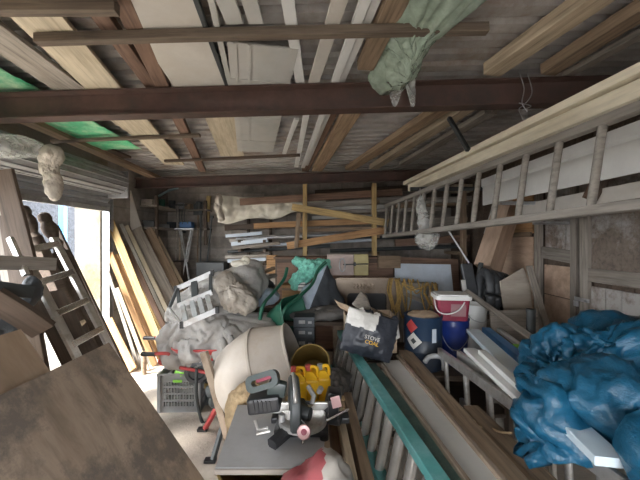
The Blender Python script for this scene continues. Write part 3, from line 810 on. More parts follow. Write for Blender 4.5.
# cream sheet wrapped over timber
def cs(u, v):
    px = 218+108*u
    top = 194.5+5*u+1.2*math.sin(u*7); bot = 222-14*u**1.6+1.8*math.sin(u*15)
    py = top+(bot-top)*v
    p = P(px, py, 5.72-.035*math.sin(v*math.pi))
    p.y += .05*noise.noise(V((u*9, v*2.2, 0)))+.03*noise.noise(V((u*22, v*5, 3)))
    p.z += .02*noise.noise(V((u*8, v*3, 8)))
    return p
g = mk('plastic_sheet', grid_surf(60, 22, cs), CREAMSH, smooth=True, label='cream plastic sheet draped over the left end of the back rack', cat='sheet'); solid(g, .012)
bm = blob_bm(P(219, 205, 5.45), [(*P(219, 200, 5.45), .05, .08, .10), (*P(218, 208, 5.45), .055, .08, .09), (*P(221, 217, 5.45), .06, .08, .07)], 4, .04, None, lambda p: crumple(p, 14, 30, 50, (.018, .012, .004)))
mk('plastic_bunch', bm, FOAM, smooth=True, label='bunched white plastic end hanging left of the cream sheet', cat='plastic')

# orange offcuts stacked
for i in range(4):
    c = P(272, 271-4.6*i, 5.2)
    plank(['lowest', 'second', 'third', 'topmost'][i]+' orange wood offcut in the small stack left of the dark cabinet', c+V((-.08, 0, 0)), c+V((.07+.01*(i % 2), 0, 0)), .12, .07, W_ORANGE, 'orange offcuts in a small stack', name='wood_offcut', cat='offcut')
# support: stack of bricks / planks under it
bm = B()
for k in range(9): bx(bm, (.50, .3, .11), (P(266, 280, 5.2).x, 5.22, .06+.1225*k), Matrix.Rotation(R.uniform(-.05, .05), 3, 'Z'), .008)
mk('concrete_block_pile', bm, BLOCK, label='pile of grey blocks beneath the orange offcuts', cat='blocks', kind='stuff')

# ------------------------------------------------------------------ dark cabinet along the back
cx0, cx1, cy, ct = P(275, 255, 4.85).x, P(396, 255, 4.85).x, 4.85, P(300, 257, 4.85).z
t = thing('wooden_cabinet', 'long dark brown cabinet standing before the back rack', 'cabinet', ((cx0+cx1)/2, cy+.2, 0))
bm = B(); bx(bm, (cx1-cx0, .40, ct-.03), ((cx0+cx1)/2, cy+.22, (ct-.03)/2), bev=.004); mk('body', bm, W_DARK, t)
bar('top', (cx0-.02, cy+.2, ct-.014), (cx1+.02, cy+.2, ct-.014), .45, .028, W_RED, parent=t)
for k in range(3):
    x0 = cx0+.03+k*(cx1-cx0-.06)/3; x1 = x0+(cx1-cx0-.06)/3-.015
    bm = B(); bx(bm, (x1-x0, .02, ct-.14), ((x0+x1)/2, cy+.012, ct/2-.02), bev=.004)
    d = mk('door', bm, W_RED, t)
    bm = B(); cyl(bm, (x1-.05, cy, ct*.6), (x1-.05, cy-.03, ct*.6), .014); mk('knob', bm, BROWNM, d, smooth='auto')
bar('plank', P(378, 262, 4.7), P(400, 262, 4.7), .08, .18, W_MID, 'brown block end beside the case on top of the long cabinet', 'plank')

# ------------------------------------------------------------------ bronze brown surround
x0, x1 = P(334, 0, 4.25).x, P(399, 0, 4.25).x; zt = P(0, 277, 4.25).z; y0 = 4.25
t = thing('fire_surround', 'bronze-brown metal surround with rounded corners and a dark recess', 'surround', ((x0+x1)/2, y0, 0))
def rr(w, h, r, n=6):
    pts = []
    for cx_, cz_, a in ((w/2-r, h/2-r, 0), (-w/2+r, h/2-r, 90), (-w/2+r, -h/2+r, 180), (w/2-r, -h/2+r, 270)):
        for k in range(n+1):
            aa = math.radians(a+90*k/n); pts.append((cx_+r*math.cos(aa), cz_+r*math.sin(aa)))
    return pts
def ringplate(bm, out, inn, t_, M):
    for s in (1,):
        a = [bm.verts.new(M @ V((x, y, -t_/2))) for x, y in out]; b = [bm.verts.new(M @ V((x, y, t_/2))) for x, y in out]
        c = [bm.verts.new(M @ V((x, y, -t_/2))) for x, y in inn]; d = [bm.verts.new(M @ V((x, y, t_/2))) for x, y in inn]
        n = len(out)
        for k in range(n):
            j = (k+1) % n
            for q in ((a[k], a[j], b[j], b[k]), (c[k], d[k], d[j], c[j]), (a[k], c[k], c[j], a[j]), (b[k], b[j], d[j], d[k])): bm.faces.new(q)
W_, H_ = x1-x0, zt-.03
M = Matrix.Translation(((x0+x1)/2, y0, H_/2+.01)) @ Matrix.Rotation(math.pi/2, 4, 'X')
bm = B()
inn = [(x*.60, y*.78-.06) for x, y in rr(W_, H_, .07)]
ringplate(bm, rr(W_, H_, .07), inn, .07, M)
mk('frame', bm, BROWNM, t, smooth='auto')
bm = B(); ringplate(bm, rr(W_+.03, H_+.03, .085), rr(W_-.03, H_-.03, .06), .11, M); mk('rim', bm, BROWNM, t, smooth='auto')
bm = B(); tube(bm, smooth_path([(x1-.05, y0-.06, zt-.05), (x1-.035, y0-.09, zt-.2), (x1-.04, y0-.09, zt-.5), (x1-.05, y0-.06, .3)]), .03); mk('column', bm, BROWNM, t, smooth=True)
bm = B(); bx(bm, (W_*.72, .02, H_*.85), ((x0+x1)/2, y0+.045, H_/2)); mk('recess', bm, BLACK, t)
bm = B()
for k in range(7):
    xx = (x0+x1)/2-.17+.042*k
    tube(bm, smooth_path([(xx, y0-.038, zt-.085), (xx+.012, y0-.045, zt-.115), (xx-.004, y0-.045, zt-.13), (xx+.016, y0-.038, zt-.15)], 4), .006)
mk('raised_ornament', bm, BROWNM, t, smooth=True)
# leather case on top
c = P(348, 266, 4.25)
z0 = zt+.028; w0 = P(368, 0, 4.25).x-P(327, 0, 4.25).x; h0 = P(0, 254, 4.25).z-z0
xa = P(327, 0, 4.25).x
t = thing('leather_case', 'small old case, mauve and khaki, with a loop handle on the bronze surround', 'case', (xa+w0/2, 4.25, z0))
bm = B(); bx(bm, (w0*.64, .16, h0), (xa+w0*.32, 4.25, z0+h0/2), bev=.012); mk('body', bm, PINKL, t)
bm = B(); bx(bm, (w0*.35, .15, h0), (xa+w0*.82, 4.25, z0+h0/2), bev=.012); mk('flap', bm, OLIVE, t)
bm = B(); tube(bm, smooth_path([(xa+w0*.36+.035*math.cos(a), 4.15, z0+h0*.5+.085*math.sin(a)) for a in [i*math.pi/6 for i in range(13)]], 3), .009); mk('handle', bm, GALV, t, smooth=True)
bm = B(); tube(bm, [(xa+w0*.38, 4.16, z0+h0*.52), (xa+w0*.98, 4.16, z0+h0*.55)], .008); bx(bm, (.03, .02, .05), (xa+w0*.66, 4.16, z0+h0*.54), bev=.004); mk('strap', bm, CHAR, t)
# ------------------------------------------------------------------ red wheelbarrow under a dust sheet
t = thing('wheelbarrow', 'red wheelbarrow with black grips, buried under the grey dust sheet', 'wheelbarrow', (P(200,0,3.2).x, 3.2, 0))
def tray_bm(L, W, H, f=.68, tk=.004, seg=5):
    """Open tapered tray along local X, rim at z=H."""
    def rrr(l, w, r):
        pts = []
        for cx_, cy_, a in ((l/2-r, w/2-r, 0), (-l/2+r, w/2-r, 90), (-l/2+r, -w/2+r, 180), (l/2-r, -w/2+r, 270)):
            for k in range(seg+1):
                aa = math.radians(a+90*k/seg); pts.append((cx_+r*math.cos(aa), cy_+r*math.sin(aa)))
        return pts
    bm = B(); rings = []
    for l, w, r, z in ((L*f-.04, W*f-.04, .06, 0), (L*f, W*f, .07, .015), (L*.85, W*.85, .09, H*.5), (L, W, .10, H), (L+.02, W+.02, .10, H+.008), (L+.02, W+.02, .10, H+.02), (L-.01, W-.01, .09, H+.012), (L*.85-.01, W*.85-.01, .09, H*.5), (L*f-.01, W*f-.01, .06, .02)):
        rings.append([bm.verts.new((x, y, z)) for x, y in rrr(l, w, r)])
    n = len(rings[0])
    for i in range(len(rings)-1):
        for k in range(n): bm.faces.new((rings[i][k], rings[i][(k+1) % n], rings[i+1][(k+1) % n], rings[i+1][k]))
    bm.faces.new(rings[0][::-1]); bm.faces.new(rings[-1]); return bm
cx = P(200, 0, 3.2).x
mk('tray', tray_bm(.50, .56, .13), REDM, t, Matrix.Translation((cx+.06, 3.22, .545)), smooth='auto')
for (pe, d, yy) in (((141, 354), 2.93, 2.98), ((143, 338), 3.42, 3.42)):
    e = P(*pe, d); s = V((cx-.28, yy, .55))
    bm = B(); tube(bm, smooth_path([e+V((.09, 0, 0)), e+V((.25, .01, -.005)), s, V((cx+.15, 3.2+(yy-3.2)*.8, .44)), V((cx+.46, 3.2+(yy-3.2)*.25, .25))]), .016); mk('handle_tube', bm, REDM, t, smooth=True)
    bm = B(); tube(bm, [e, e+V((.01, 0, 0)), e+V((.12, 0, -.002)), e+V((.13, 0, -.002))], [.012, .021, .019, .022], 10); mk('grip', bm, BLACK, t, smooth='auto')
for q in (2.98, 3.42):
    bm = B(); tube(bm, smooth_path([(cx+.05, q, .50), (cx+.05, q, .25), (cx+.10, q, .012), (cx+.16, q, .012)]), .015); mk('leg', bm, CHAR, t, smooth=True)
bm = B(); tube(bm, [V((cx+.46, 3.2, .185))+V((.15*math.cos(a), 0, .15*math.sin(a))) for a in [i*math.pi/14 for i in range(29)]], .035, 10); cyl(bm, (cx+.46, 3.16, .185), (cx+.46, 3.24, .185), .09); mk('wheel', bm, RUBBER, t, smooth='auto')

gt = [(*P(207, 326, 3.30), .40, .30, .16), (*P(222, 298, 3.45), .29, .24, .23), (*P(240, 280, 3.55), .14, .18, .16), (*P(182, 336, 3.2), .10, .22, .09), (*P(195, 307, 3.4), .18, .24, .20),
      (*P(256, 322, 3.2), .14, .20, .12), (*P(196, 338, 3.05), .16, .16, .06), (*P(230, 340, 3.05), .17, .12, .11)]
body = blob_bm(P(210, 318, 3.32), gt, 5, .07, .67, lambda p: -.04+.03*noise.noise(p*4))
bm = blob_bm(P(210, 318, 3.32), gt, 6, .07, .66, lambda p: .015+.03*noise.noise(p*8)+.016*noise.noise(p*18))
bm = cloth_over(bm, body, 26, .36, 6, False, bend=.012, gravity=.06)
wrinkle(bm, lambda p: facet(p+noise.noise_vector(p*3)*.06, 8, .032)+facet(p, 19, .016)+.010*(1-2*abs(noise.noise(V((p.x*9+p.z*6, p.y*6, p.z*10-p.x*5))))))
mk('dust_sheet', bm, GTARP, smooth=True, label='grey plastic dust sheet heaped over the red wheelbarrow', cat='dust sheet')
bm = blob_bm(P(232, 292, 3.12), [(*P(236, 297, 3.10), .14, .12, .13), (*P(226, 284, 3.15), .10, .10, .11), (*P(245, 304, 3.1), .11, .12, .09)], 6, .04, None, lambda p: crumple(p, 5, 12, 26, (.026, .016, .006)))
mk('cloth_bundle', bm, BEIGE, smooth=True, label='beige cloth bundle bulging at the right of the grey dust sheet', cat='cloth')
bm = B()
tube(bm, smooth_path([P(222, 338, 2.88), P(226, 350, 2.83), P(229, 362, 2.82), P(231, 366, 2.83)]), [.03]*8+[.026]*8+[.028]*8+[.02], 9)
tube(bm, smooth_path([P(230, 336, 2.88), P(233, 346, 2.82), P(230, 358, 2.80), P(229, 364, 2.82)]), [.028]*8+[.022]*8+[.03]*8+[.02], 9)
for v in bm.verts: v.co += V((n3(v.co, 25), n3(v.co+V((3, 3, 3)), 25), n3(v.co+V((9, 1, 0)), 25)))*.012
mk('knotted_cloth', bm, GTARP, smooth=True, label='twisted grey cloth end hanging over the mixer drum from the dust sheet', cat='cloth')
bm = blob_bm(P(243, 262, 3.62), [(*P(240, 264, 3.62), .10, .08, .04), (*P(246, 261, 3.62), .04, .04, .05)], 4, .03, None, lambda p: crumple(p, 12, 25, 40, (.012, .008, .003)))
mk('plastic_scrap', bm, CREAMSH, smooth=True, label='pale crumpled plastic scrap on the top ridge of the grey dust sheet', cat='plastic')

# small aluminium step ladder lying on the sheet
t = thing('step_ladder', 'small aluminium step ladder lying on top of the grey dust sheet', 'ladder', P(197, 318, 2.86))
A0, A1 = P(182, 325, 2.80), P(217, 310, 2.84); B0, B1 = P(178, 306, 2.92), P(212, 292, 2.95); C0, C1 = P(176, 289, 3.02), P(212, 273, 3.06)
for a, b, m in ((A0, A1, GALV), (B0, B1, GALV), (C0, C1, GALV)): bar('rail', a, b, .026, .05, m, parent=t, bow=0)
for f in (.12, .40, .62, .85): bar('step', A0.lerp(A1, f), B0.lerp(B1, f), .045, .02, GALV, parent=t, up=(0,-1,.4), bow=0)
for f in (.04, .5, .96): bar('step', B0.lerp(B1, f), C0.lerp(C1, f), .06 if f == .5 else .03, .02, CHAR, parent=t, up=(0,-1,.4), bow=0)
bar('brace', P(169, 308, 2.95), P(178, 288, 3.0), .02, .03, CHAR, parent=t, bow=0); bar('brace', P(169, 308, 2.95), A0, .02, .03, ALU, parent=t, bow=0)
for a in (A0, A1, C0, C1): 
    bm = B(); bx(bm, (.035, .03, .06), a, bev=.006); mk('foot', bm, BLACK, t)

# ------------------------------------------------------------------ crates by the doorway
def crate(label, x0, x1, y0, y1, h, mat, rot=0.0):
    w, dp = x1-x0, y1-y0
    t = thing('plastic_crate', label, 'crate', ((x0+x1)/2, (y0+y1)/2, 0), rot=Matrix.Rotation(rot, 4, 'Z'))
    M = GM[t.name]
    bm = B(); bx(bm, (w, dp, .015), (0, 0, .012)); mk('base', bm, mat, t, M)
    for (c, s, ax) in (((0, -dp/2), w, 0), ((0, dp/2), w, 0), ((-w/2, 0), dp, 1), ((w/2, 0), dp, 1)):
        bm = B(); T = .012
        def b2(u, z, su, sz):
            if ax == 0: bx(bm, (su, T, sz), (c[0]+u, c[1], z))
            else: bx(bm, (T, su, sz), (c[0], c[1]+u, z))
        b2(0, .03, s, .06); b2(0, h-.035, s, .07); b2(-s/2+.03, h/2, .06, h-.02); b2(s/2-.03, h/2, .06, h-.02)
        n = 11
        for k in range(1, n): b2(-s/2+.05+(s-.1)*k/n, h/2, .010, h-.08)
        for k in range(1, 4): b2(0, .05+(h-.10)*k/4, s-.06, .022)
        for q in (-1, 1):
            if ax == 0: bx(bm, (.035, .03, h), (c[0]+q*(s/2-.015), c[1], h/2), bev=.004)
        mk('side', bm, mat, t, M)
    bm = B(); 
    for q in (-1, 1): bx(bm, (w+.02, .02, .02), (0, q*dp/2, h), bev=.004); bx(bm, (.02, dp+.02, .02), (q*w/2, 0, h), bev=.004)
    mk('rim', bm, mat, t, M)
    return t
c1 = crate('grey vented plastic crate on the pale floor below the red barrow', P(157, 0, 3.15).x, P(199, 0, 3.15).x, 3.16, 3.52, .37, GREYP, .03)
lx, lz = (P(178, 0, 3.15).x), .37
bm = B(); bx(bm, (.09, .004, .026), (lx, 3.138, .315), bev=.001); mk('crate_tag', bm, LIME, c1, label='green tag')
bm = blob_bm((lx+.05, 3.25, .40), [(lx+.06, 3.25, .38, .10, .09, .05), (lx, 3.24, .37, .06, .07, .03), (lx+.1, 3.27, .41, .05, .05, .05)], 4, .03, None, lambda p: crumple(p, 14, 30, 60, (.016, .010, .004)))
mk('plastic_bag', bm, LIME, smooth=True, label='bright green plastic bag in the grey vented crate', cat='bag')
a = P(158, 381, 3.13); 
sheet('rubber_mat', [(0, 0), (.36, 0), (.34, .30), (.10, .34)], .012, CHAR, Matrix.Translation((lx-.2, 3.25, .382)) @ Matrix.Rotation(.42, 4, 'X') @ Matrix.Rotation(-.1, 4, 'Y'), 'dark grey folded mat sticking up out of the vented crate', 'mat')
c2 = crate('charcoal plastic crate on the floor right of the grey one', P(201, 0, 3.4).x, P(232, 0, 3.4).x, 3.30, 3.62, .36, CHAR, -.03)
bm = B(); bx(bm, (.15, .006, .055), (P(206, 0, 3.27).x, 3.27, P(0, 386, 3.27).z), bev=.001); mk('crate_label', bm, MUST, c2, label='yellow label')
c = P(197, 371, 3.06)
t = thing('caster_wheel', 'black rubber wheel with a ribbed hub in front of the crates, under the barrow', 'wheel', c)
bm = B(); Mw = Matrix.Translation(c) @ Matrix.Rotation(math.pi/2, 4, 'X') @ Matrix.Rotation(.25, 4, 'Y')
lathe(bm, [(.075, -.04), (.105, -.035), (.115, -.012), (.115, .012), (.105, .035), (.075, .04), (.07, .02), (.07, -.02), (.075, -.04)], Mw, 28); mk('tyre', bm, RUBBER, t, smooth='auto')
bm = B(); lathe(bm, [(0, -.025), (.03, -.03), (.035, -.012), (.055, -.02), (.07, -.012), (.07, .02), (0, .022)][::-1], Mw, 24); mk('hub', bm, CHAR, t, smooth='auto')
bm = B(); tube(bm, [c+V((0, .06, 0)), c+V((.03, .09, .13)), c+V((.04, .12, .2))], .012); tube(bm, [c+V((0, -.05, 0)), c+V((0, .07, 0))], .012); mk('fork', bm, CHAR, t)

# ------------------------------------------------------------------ concrete mixer
mc = P(264, 372, 2.55)
t = thing('concrete_mixer', 'dusty grey-beige concrete mixer with its mouth turned to the right', 'mixer', (mc.x, mc.y, 0))
ax = V((.94, .0, .34)).normalized()
zq = ax.to_track_quat('Z', 'Y').to_matrix().to_4x4(); zq.translation = mc
bm = B(); lathe(bm, [(0, -.37), (.10, -.368), (.19, -.345), (.25, -.30), (.295, -.22), (.335, -.10), (.352, -.012), (.360, -.008), (.360, .012), (.350, .016), (.30, .235), (.297, .255), (.306, .262), (.306, .275), (.294, .28), (.287, .262), (.34, .01), (.30, -.16), (.20, -.30), (0, -.34)], zq, 56)
mk('drum', bm, DRUM, t, smooth='auto')
bm = B()
for k in range(3):
    a = k*2.1; pts = [zq @ V((.27*math.cos(a+q*.5), .27*math.sin(a+q*.5), -.15+q*.3)) for q in (0, .3, .6, 1)]
    tube(bm, pts, .015)
mk('mixing_blades', bm, STONE, t)
bm = B(); e = mc-ax*.37; tube(bm, [e+ax*.02, e-ax*.10], .05, 14); tube(bm, smooth_path([e-ax*.05, e+V((-.08, .05, -.15)), V((mc.x-.34, mc.y+.08, .35))]), .03)
mk('yoke', bm, CHAR, t, smooth='auto')
f1 = P(204, 352, 2.38); f2 = P(232, 428, 2.30)
bar('leg', f1, V((f2.x+.05, f2.y, .01)), .05, .05, BROWNM, parent=t, up=(0,-1,0), bow=0)
bar('leg', V((mc.x-.36, mc.y+.06, .40)), V((P(205, 0, 2.85).x, 2.85, .02)), .035, .035, REDM, parent=t, bow=0)
bar('leg', V((mc.x-.30, mc.y+.02, .33)), V((P(213, 0, 2.45).x, 2.45, .02)), .035, .035, CHAR, parent=t, bow=0)
bar('leg', V((mc.x+.1, mc.y+.2, .5)), V((mc.x+.25, mc.y+.35, .01)), .04, .04, CHAR, parent=t, bow=0)
bar('leg', V((mc.x-.02, mc.y, .36)), V((mc.x+.1, mc.y-.3, .01)), .04, .04, CHAR, parent=t, bow=0)
bar('cross_bar', V((mc.x-.38, mc.y+.06, .39)), V((mc.x+.12, mc.y+.2, .46)), .05, .05, CHAR, parent=t, bow=0)
for q in ((P(205, 0, 2.85).x, 2.85), (P(213, 0, 2.45).x, 2.45)):
    bm = B(); bx(bm, (.09, .05, .025), (q[0]-.02, q[1], .014), bev=.006); mk('foot', bm, BLACK, t)
bm = B(); bx(bm, (.16, .14, .18), (mc.x-.40, mc.y+.18, .42), bev=.02); mk('motor_box', bm, CHAR, t)

# ------------------------------------------------------------------ green barrow, upended behind the mixer
rimc = P(298, 328, 3.15)
t = thing('wheelbarrow', 'dark green upended wheelbarrow behind the mixer, handles in the air', 'wheelbarrow', (rimc.x-.2, rimc.y+.1, 0))
axg = V((.86, -.42, .28)).normalized(); Mg = axg.to_track_quat('Z', 'X').to_matrix().to_4x4(); 
Mg = Mg @ Matrix.Rotation(math.radians(90), 4, 'Z'); Mg.translation = rimc-axg*.27
mk('tray', tray_bm(.42, .62, .26), GREEN, t, Mg, smooth='auto')
for pts in ([P(262, 308, 3.05), P(273, 293, 3.3), P(284, 279, 3.5), P(287, 268, 3.6)], [P(284, 311, 3.0), P(300, 296, 3.2), P(312, 284, 3.4), P(318, 270, 3.55), P(326, 262, 3.6)]):
    bm = B(); tube(bm, smooth_path([V((pts[0].x-.05, pts[0].y+.1, .75))]+pts), .018); mk('handle_tube', bm, GREEN, t, smooth=True)
for s in (-.15, .15):
    bm = B(); tube(bm, [V((rimc.x-.35, rimc.y+.15+s, .85)), V((rimc.x-.3, rimc.y+.2+s, .01))], .018); mk('leg', bm, GREEN, t)

# ------------------------------------------------------------------ heap in the middle on a low bench
bz = P(0, 318, 3.5).z
t = thing('low_bench', 'dark low bench under the heap in the middle of the shed', 'bench', (.02, 3.75, 0))
bm = B(); bx(bm, (.95, .85, .04), (.02, 3.75, bz-.02), bev=.004); mk('top', bm, W_DARK, t)
for sx in (-.42, .46):
    for sy in (3.38, 4.12): bar('leg', (sx, sy, 0), (sx, sy, bz-.04), .06, .06, W_DARK, parent=t, up=(1,0,0))
# canvas wedge
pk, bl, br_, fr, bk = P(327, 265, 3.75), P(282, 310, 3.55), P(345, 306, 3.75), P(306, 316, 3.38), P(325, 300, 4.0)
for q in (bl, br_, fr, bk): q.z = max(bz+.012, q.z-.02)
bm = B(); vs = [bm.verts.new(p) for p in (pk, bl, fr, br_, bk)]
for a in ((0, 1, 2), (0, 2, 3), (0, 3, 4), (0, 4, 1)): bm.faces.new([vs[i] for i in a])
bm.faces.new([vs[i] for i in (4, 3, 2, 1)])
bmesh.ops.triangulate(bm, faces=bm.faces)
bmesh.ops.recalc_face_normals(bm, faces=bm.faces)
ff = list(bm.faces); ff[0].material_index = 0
for f in bm.faces: f.material_index = 0 if f.normal.x < .02 else 1  # faces turned right take the dark canvas: shade put into the colour
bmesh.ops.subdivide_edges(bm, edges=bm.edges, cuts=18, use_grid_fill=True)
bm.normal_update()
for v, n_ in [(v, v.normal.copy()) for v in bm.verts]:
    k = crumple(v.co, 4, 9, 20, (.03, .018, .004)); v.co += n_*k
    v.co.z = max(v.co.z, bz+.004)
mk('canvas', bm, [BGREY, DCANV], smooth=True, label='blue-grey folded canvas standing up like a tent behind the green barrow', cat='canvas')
bm = blob_bm(P(318, 312, 3.4), [(*P(312, 315, 3.36), .22, .16, .045), (*P(330, 312, 3.42), .2, .18, .05)], 5, .05, bz+.004, lambda p: crumple(p, 5, 12, 26, (.018, .01, .004)))
mk('folded_blanket', bm, plain('mole_cloth', (.17, .16, .15), .85, bmp=.4, bscale=20), smooth=True, label='grey-brown folded blanket below the blue-grey canvas', cat='blanket')
# turquoise netting on a stack
bm = B(); c = P(293, 293, 3.95); bx(bm, (.26, .22, c.z+.11-bz), (c.x, 3.98, (c.z+.11+bz)/2), bev=.01)
o = mk('wooden_box', bm, W_ORANGE, label='orange-brown wooden box under the turquoise netting', cat='box')
bar('lid_strip', V((c.x-.13, 3.865, c.z+.06)), V((c.x+.13, 3.865, c.z+.06)), .012, .03, W_MID, parent=o)
c2_ = P(302, 284, 3.8)
bm = B(); bx(bm, (.085, .08, .16), c2_, Matrix.Rotation(.1, 3, 'Y'), .008); cyl(bm, c2_+V((0, 0, .08)), c2_+V((0, 0, .11)), .02)
for k in range(3): bx(bm, (.088, .004, .012), c2_+V((0, -.042, -.04+.04*k)), mi=1)
mk('white_bottle', bm, [SACKW, CHAR], label='small white bottle with dark bands in front of the turquoise netting', cat='bottle')
nets = [(*P(312, 268, 3.85), .15, .14, .09), (*P(304, 276, 3.85), .10, .12, .08), (*P(322, 266, 3.9), .10, .1, .08), (*P(296, 283, 3.82), .055, .08, .08), (*P(300, 262, 3.95), .07, .08, .05)]
def nd(p):
    d, _ = noise.voronoi(p*16); return .03*(1-min(1, d[0]*1.9))+crumple(p, 6, 14, 30, (.02, .012, .004))
bm = blob_bm(P(310, 271, 3.86), nets, 6, .05, None, nd)
mk('netting', bm, MINT, smooth=True, label='crumpled turquoise netting heaped on top of the middle pile', cat='netting')
for l, pts in (('rest', None),): pass
# blue-grey cushion + small items behind the sheet (px 245-275, 285-300)
bm = blob_bm(P(262, 296, 3.75), [(*P(262, 297, 3.75), .20, .16, .10), (*P(252, 300, 3.7), .12, .12, .08)], 5, .05, None, lambda p: crumple(p, 6, 14, 28, (.022, .012, .004)))
mk('bedding_bundle', bm, BGREY, smooth=True, label='blue-grey cloth bundle between the dust sheet and the green barrow', cat='cloth')
c = P(262, 0, 3.85)
bm = B(); bx(bm, (.55, .40, .92), (c.x, 3.88, .46), bev=.01); o = mk('wooden_chest', bm, W_DARK, label='dark wooden chest under the blue-grey cloth bundle', cat='chest')
bar('lid', (c.x-.29, 3.88, .935), (c.x+.29, 3.88, .935), .43, .025, W_RED, parent=o)
for i, (a, b, m, l) in enumerate([((250, 277), (274, 268), W_MID, 'brown stick poking out behind the blue-grey cloth bundle, upper'), ((252, 284), (276, 275), W_GREY, 'grey stick poking out behind the blue-grey cloth bundle, lower'), ((250, 291), (256, 272), SILV_ if False else W_SILV, 'silver-grey board end beside the dust sheet ridge')]):
    plank(l, P(*a, 4.05), P(*b, 4.3), .06, .04, m)
bm = blob_bm(P(255, 281, 4.2), [(*P(255, 282, 4.2), .16, .14, .09), (*P(262, 285, 4.2), .14, .14, .07)], 4, .05, None, lambda p: crumple(p, 8, 16, 30, (.02, .012, .004)))
mk('dark_cloth', bm, DCANV, smooth=True, label='dark cloth lump behind the blue-grey bundle', cat='cloth')
bm = B(); bx(bm, (.5, .35, P(0, 287, 4.2).z), (P(255, 0, 4.3).x, 4.3, P(0, 287, 4.2).z/2), bev=.01); mk('wooden_crate', bm, W_GREY, label='greyed wooden crate behind the dark cloth lump', cat='crate')

# dark boxes with pale labels, right of the green tray
for i in range(4):
    c = P(304, 354-10.5*i, 3.02)
    t = thing('cardboard_box', ['lowest', 'second', 'third', 'topmost'][i]+' dark carton with a pale label stacked beside the green barrow', 'box', (c.x, c.y+.1, c.z-.05), 'dark labelled cartons stacked beside the green barrow')
    bm = B(); bx(bm, (.20, .18, .096), (c.x, c.y+.09, c.z), bev=.006); mk('body', bm, DCANV, t)
    bm = B(); bx(bm, (.06, .003, .03), (c.x-.02, c.y-.002, c.z+.005)); bx(bm, (.035, .003, .022), (c.x+.055, c.y-.002, c.z)); mk('label_patch', bm, GREYP, t)
c = P(304, 366, 3.1)
bm = B(); bx(bm, (.3, .26, c.z-.03), (c.x, 3.14, (c.z-.03)/2), bev=.008); o = mk('wooden_crate', bm, W_DARK, label='dark crate standing under the stack of labelled cartons', cat='crate')
for z in (.12, .26): bar('slat', (c.x-.15, 3.0, z), (c.x+.15, 3.0, z), .015, .07, W_GREY, parent=o)
# lime bag, mustard tub, black sack
bm = blob_bm(P(313, 351, 2.72), [(*P(313, 351, 2.72), .05, .05, .045), (*P(309, 354, 2.72), .035, .04, .03)], 4, .03, None, lambda p: crumple(p, 16, 34, 60, (.012, .008, .003)))
mk('plastic_bag', bm, LIME, smooth=True, label='lime-green plastic bag at the top end of the teal ladder', cat='bag')
mt = P(312, 368, 2.42); am = V((-.1, -.75, .62)).normalized(); Mm = am.to_track_quat('Z', 'Y').to_matrix().to_4x4(); Mm.translation = mt-am*.1
bm = bucket_bm(.10, .14, .20); mk('tub', bm, MUST, None, Mm, smooth='auto', label='mustard-coloured tub lying tipped behind the yellow cans', cat='tub')
bm = blob_bm((.10, 2.45, .35), [(.10, 2.45, .28, .15, .22, .28), (.10, 2.3, .52, .11, .15, .12), (.05, 2.6, .5, .12, .18, .14)], 5, .08, .005, lambda p: crumple(p, 5, 11, 24, (.03, .018, .006)))
mk('rubbish_sack', bm, plain('black_polythene', (.03, .028, .026), .35, bmp=.4, bscale=20), smooth=True, label='black polythene sack slumped on the floor left of the teal ladder', cat='sack')
bm = blob_bm(P(333, 385, 2.12), [(*P(333, 386, 2.12), .09, .1, .06), (*P(340, 378, 2.2), .06, .1, .05), (*P(326, 377, 2.2), .07, .08, .04)], 5, .04, None, lambda p: crumple(p, 10, 20, 40, (.02, .014, .005)))
mk('dark_cloth', bm, plain('brown_black_cloth', (.05, .042, .035), .9, bmp=.4, bscale=25), smooth=True, label='dark brown rag heap between the yellow cans and the teal ladder', cat='cloth')
# ------------------------------------------------------------------ saw table in the foreground
tz = .75
t = thing('saw_table', 'small grey laminate table carrying the mitre saw in the foreground', 'table', (-.21, 1.6, 0))
bm = B(); prism(bm, [(-.437, 1.335), (.012, 1.335), (.035, 1.84), (-.475, 1.845)], .026, Matrix.Translation((0, 0, tz-.013))); mk('tabletop', bm, TABLET, t)
bar('edge_strip', (-.438, 1.331, tz-.014), (.012, 1.331, tz-.014), .006, .024, W_GREY, parent=t, bow=0)
for x, y in ((-.03, 1.37), (-.45, 1.80), (-.02, 1.8), (-.06, 1.6)): bar('leg', (x, y, 0), (x, y, tz-.026), .04, .04, W_DARK, parent=t, up=(1,0,0), bow=0)
c = (-.30, 1.56, 0)
bm = bucket_bm(.15, .19, .64, ribs=(.25, .85)); mk('bin', bm, MUST, None, Matrix.Translation((-.29, 1.53, 0)), smooth='auto', label='mustard-yellow plastic bin under the saw table', cat='bin')
bm = blob_bm(P(246, 402, 1.98), [(*P(243, 412, 1.98), .10, .09, .14), (*P(250, 398, 2.0), .08, .08, .08), (P(243, 0, 1.98).x, 1.98, .3, .12, .1, .32)], 5, .06, .004, lambda p: crumple(p, 9, 18, 36, (.016, .010, .004)))
mk('hessian_sack', bm, HESS, smooth=True, label='brown hessian sack standing behind the left corner of the saw table', cat='sack')
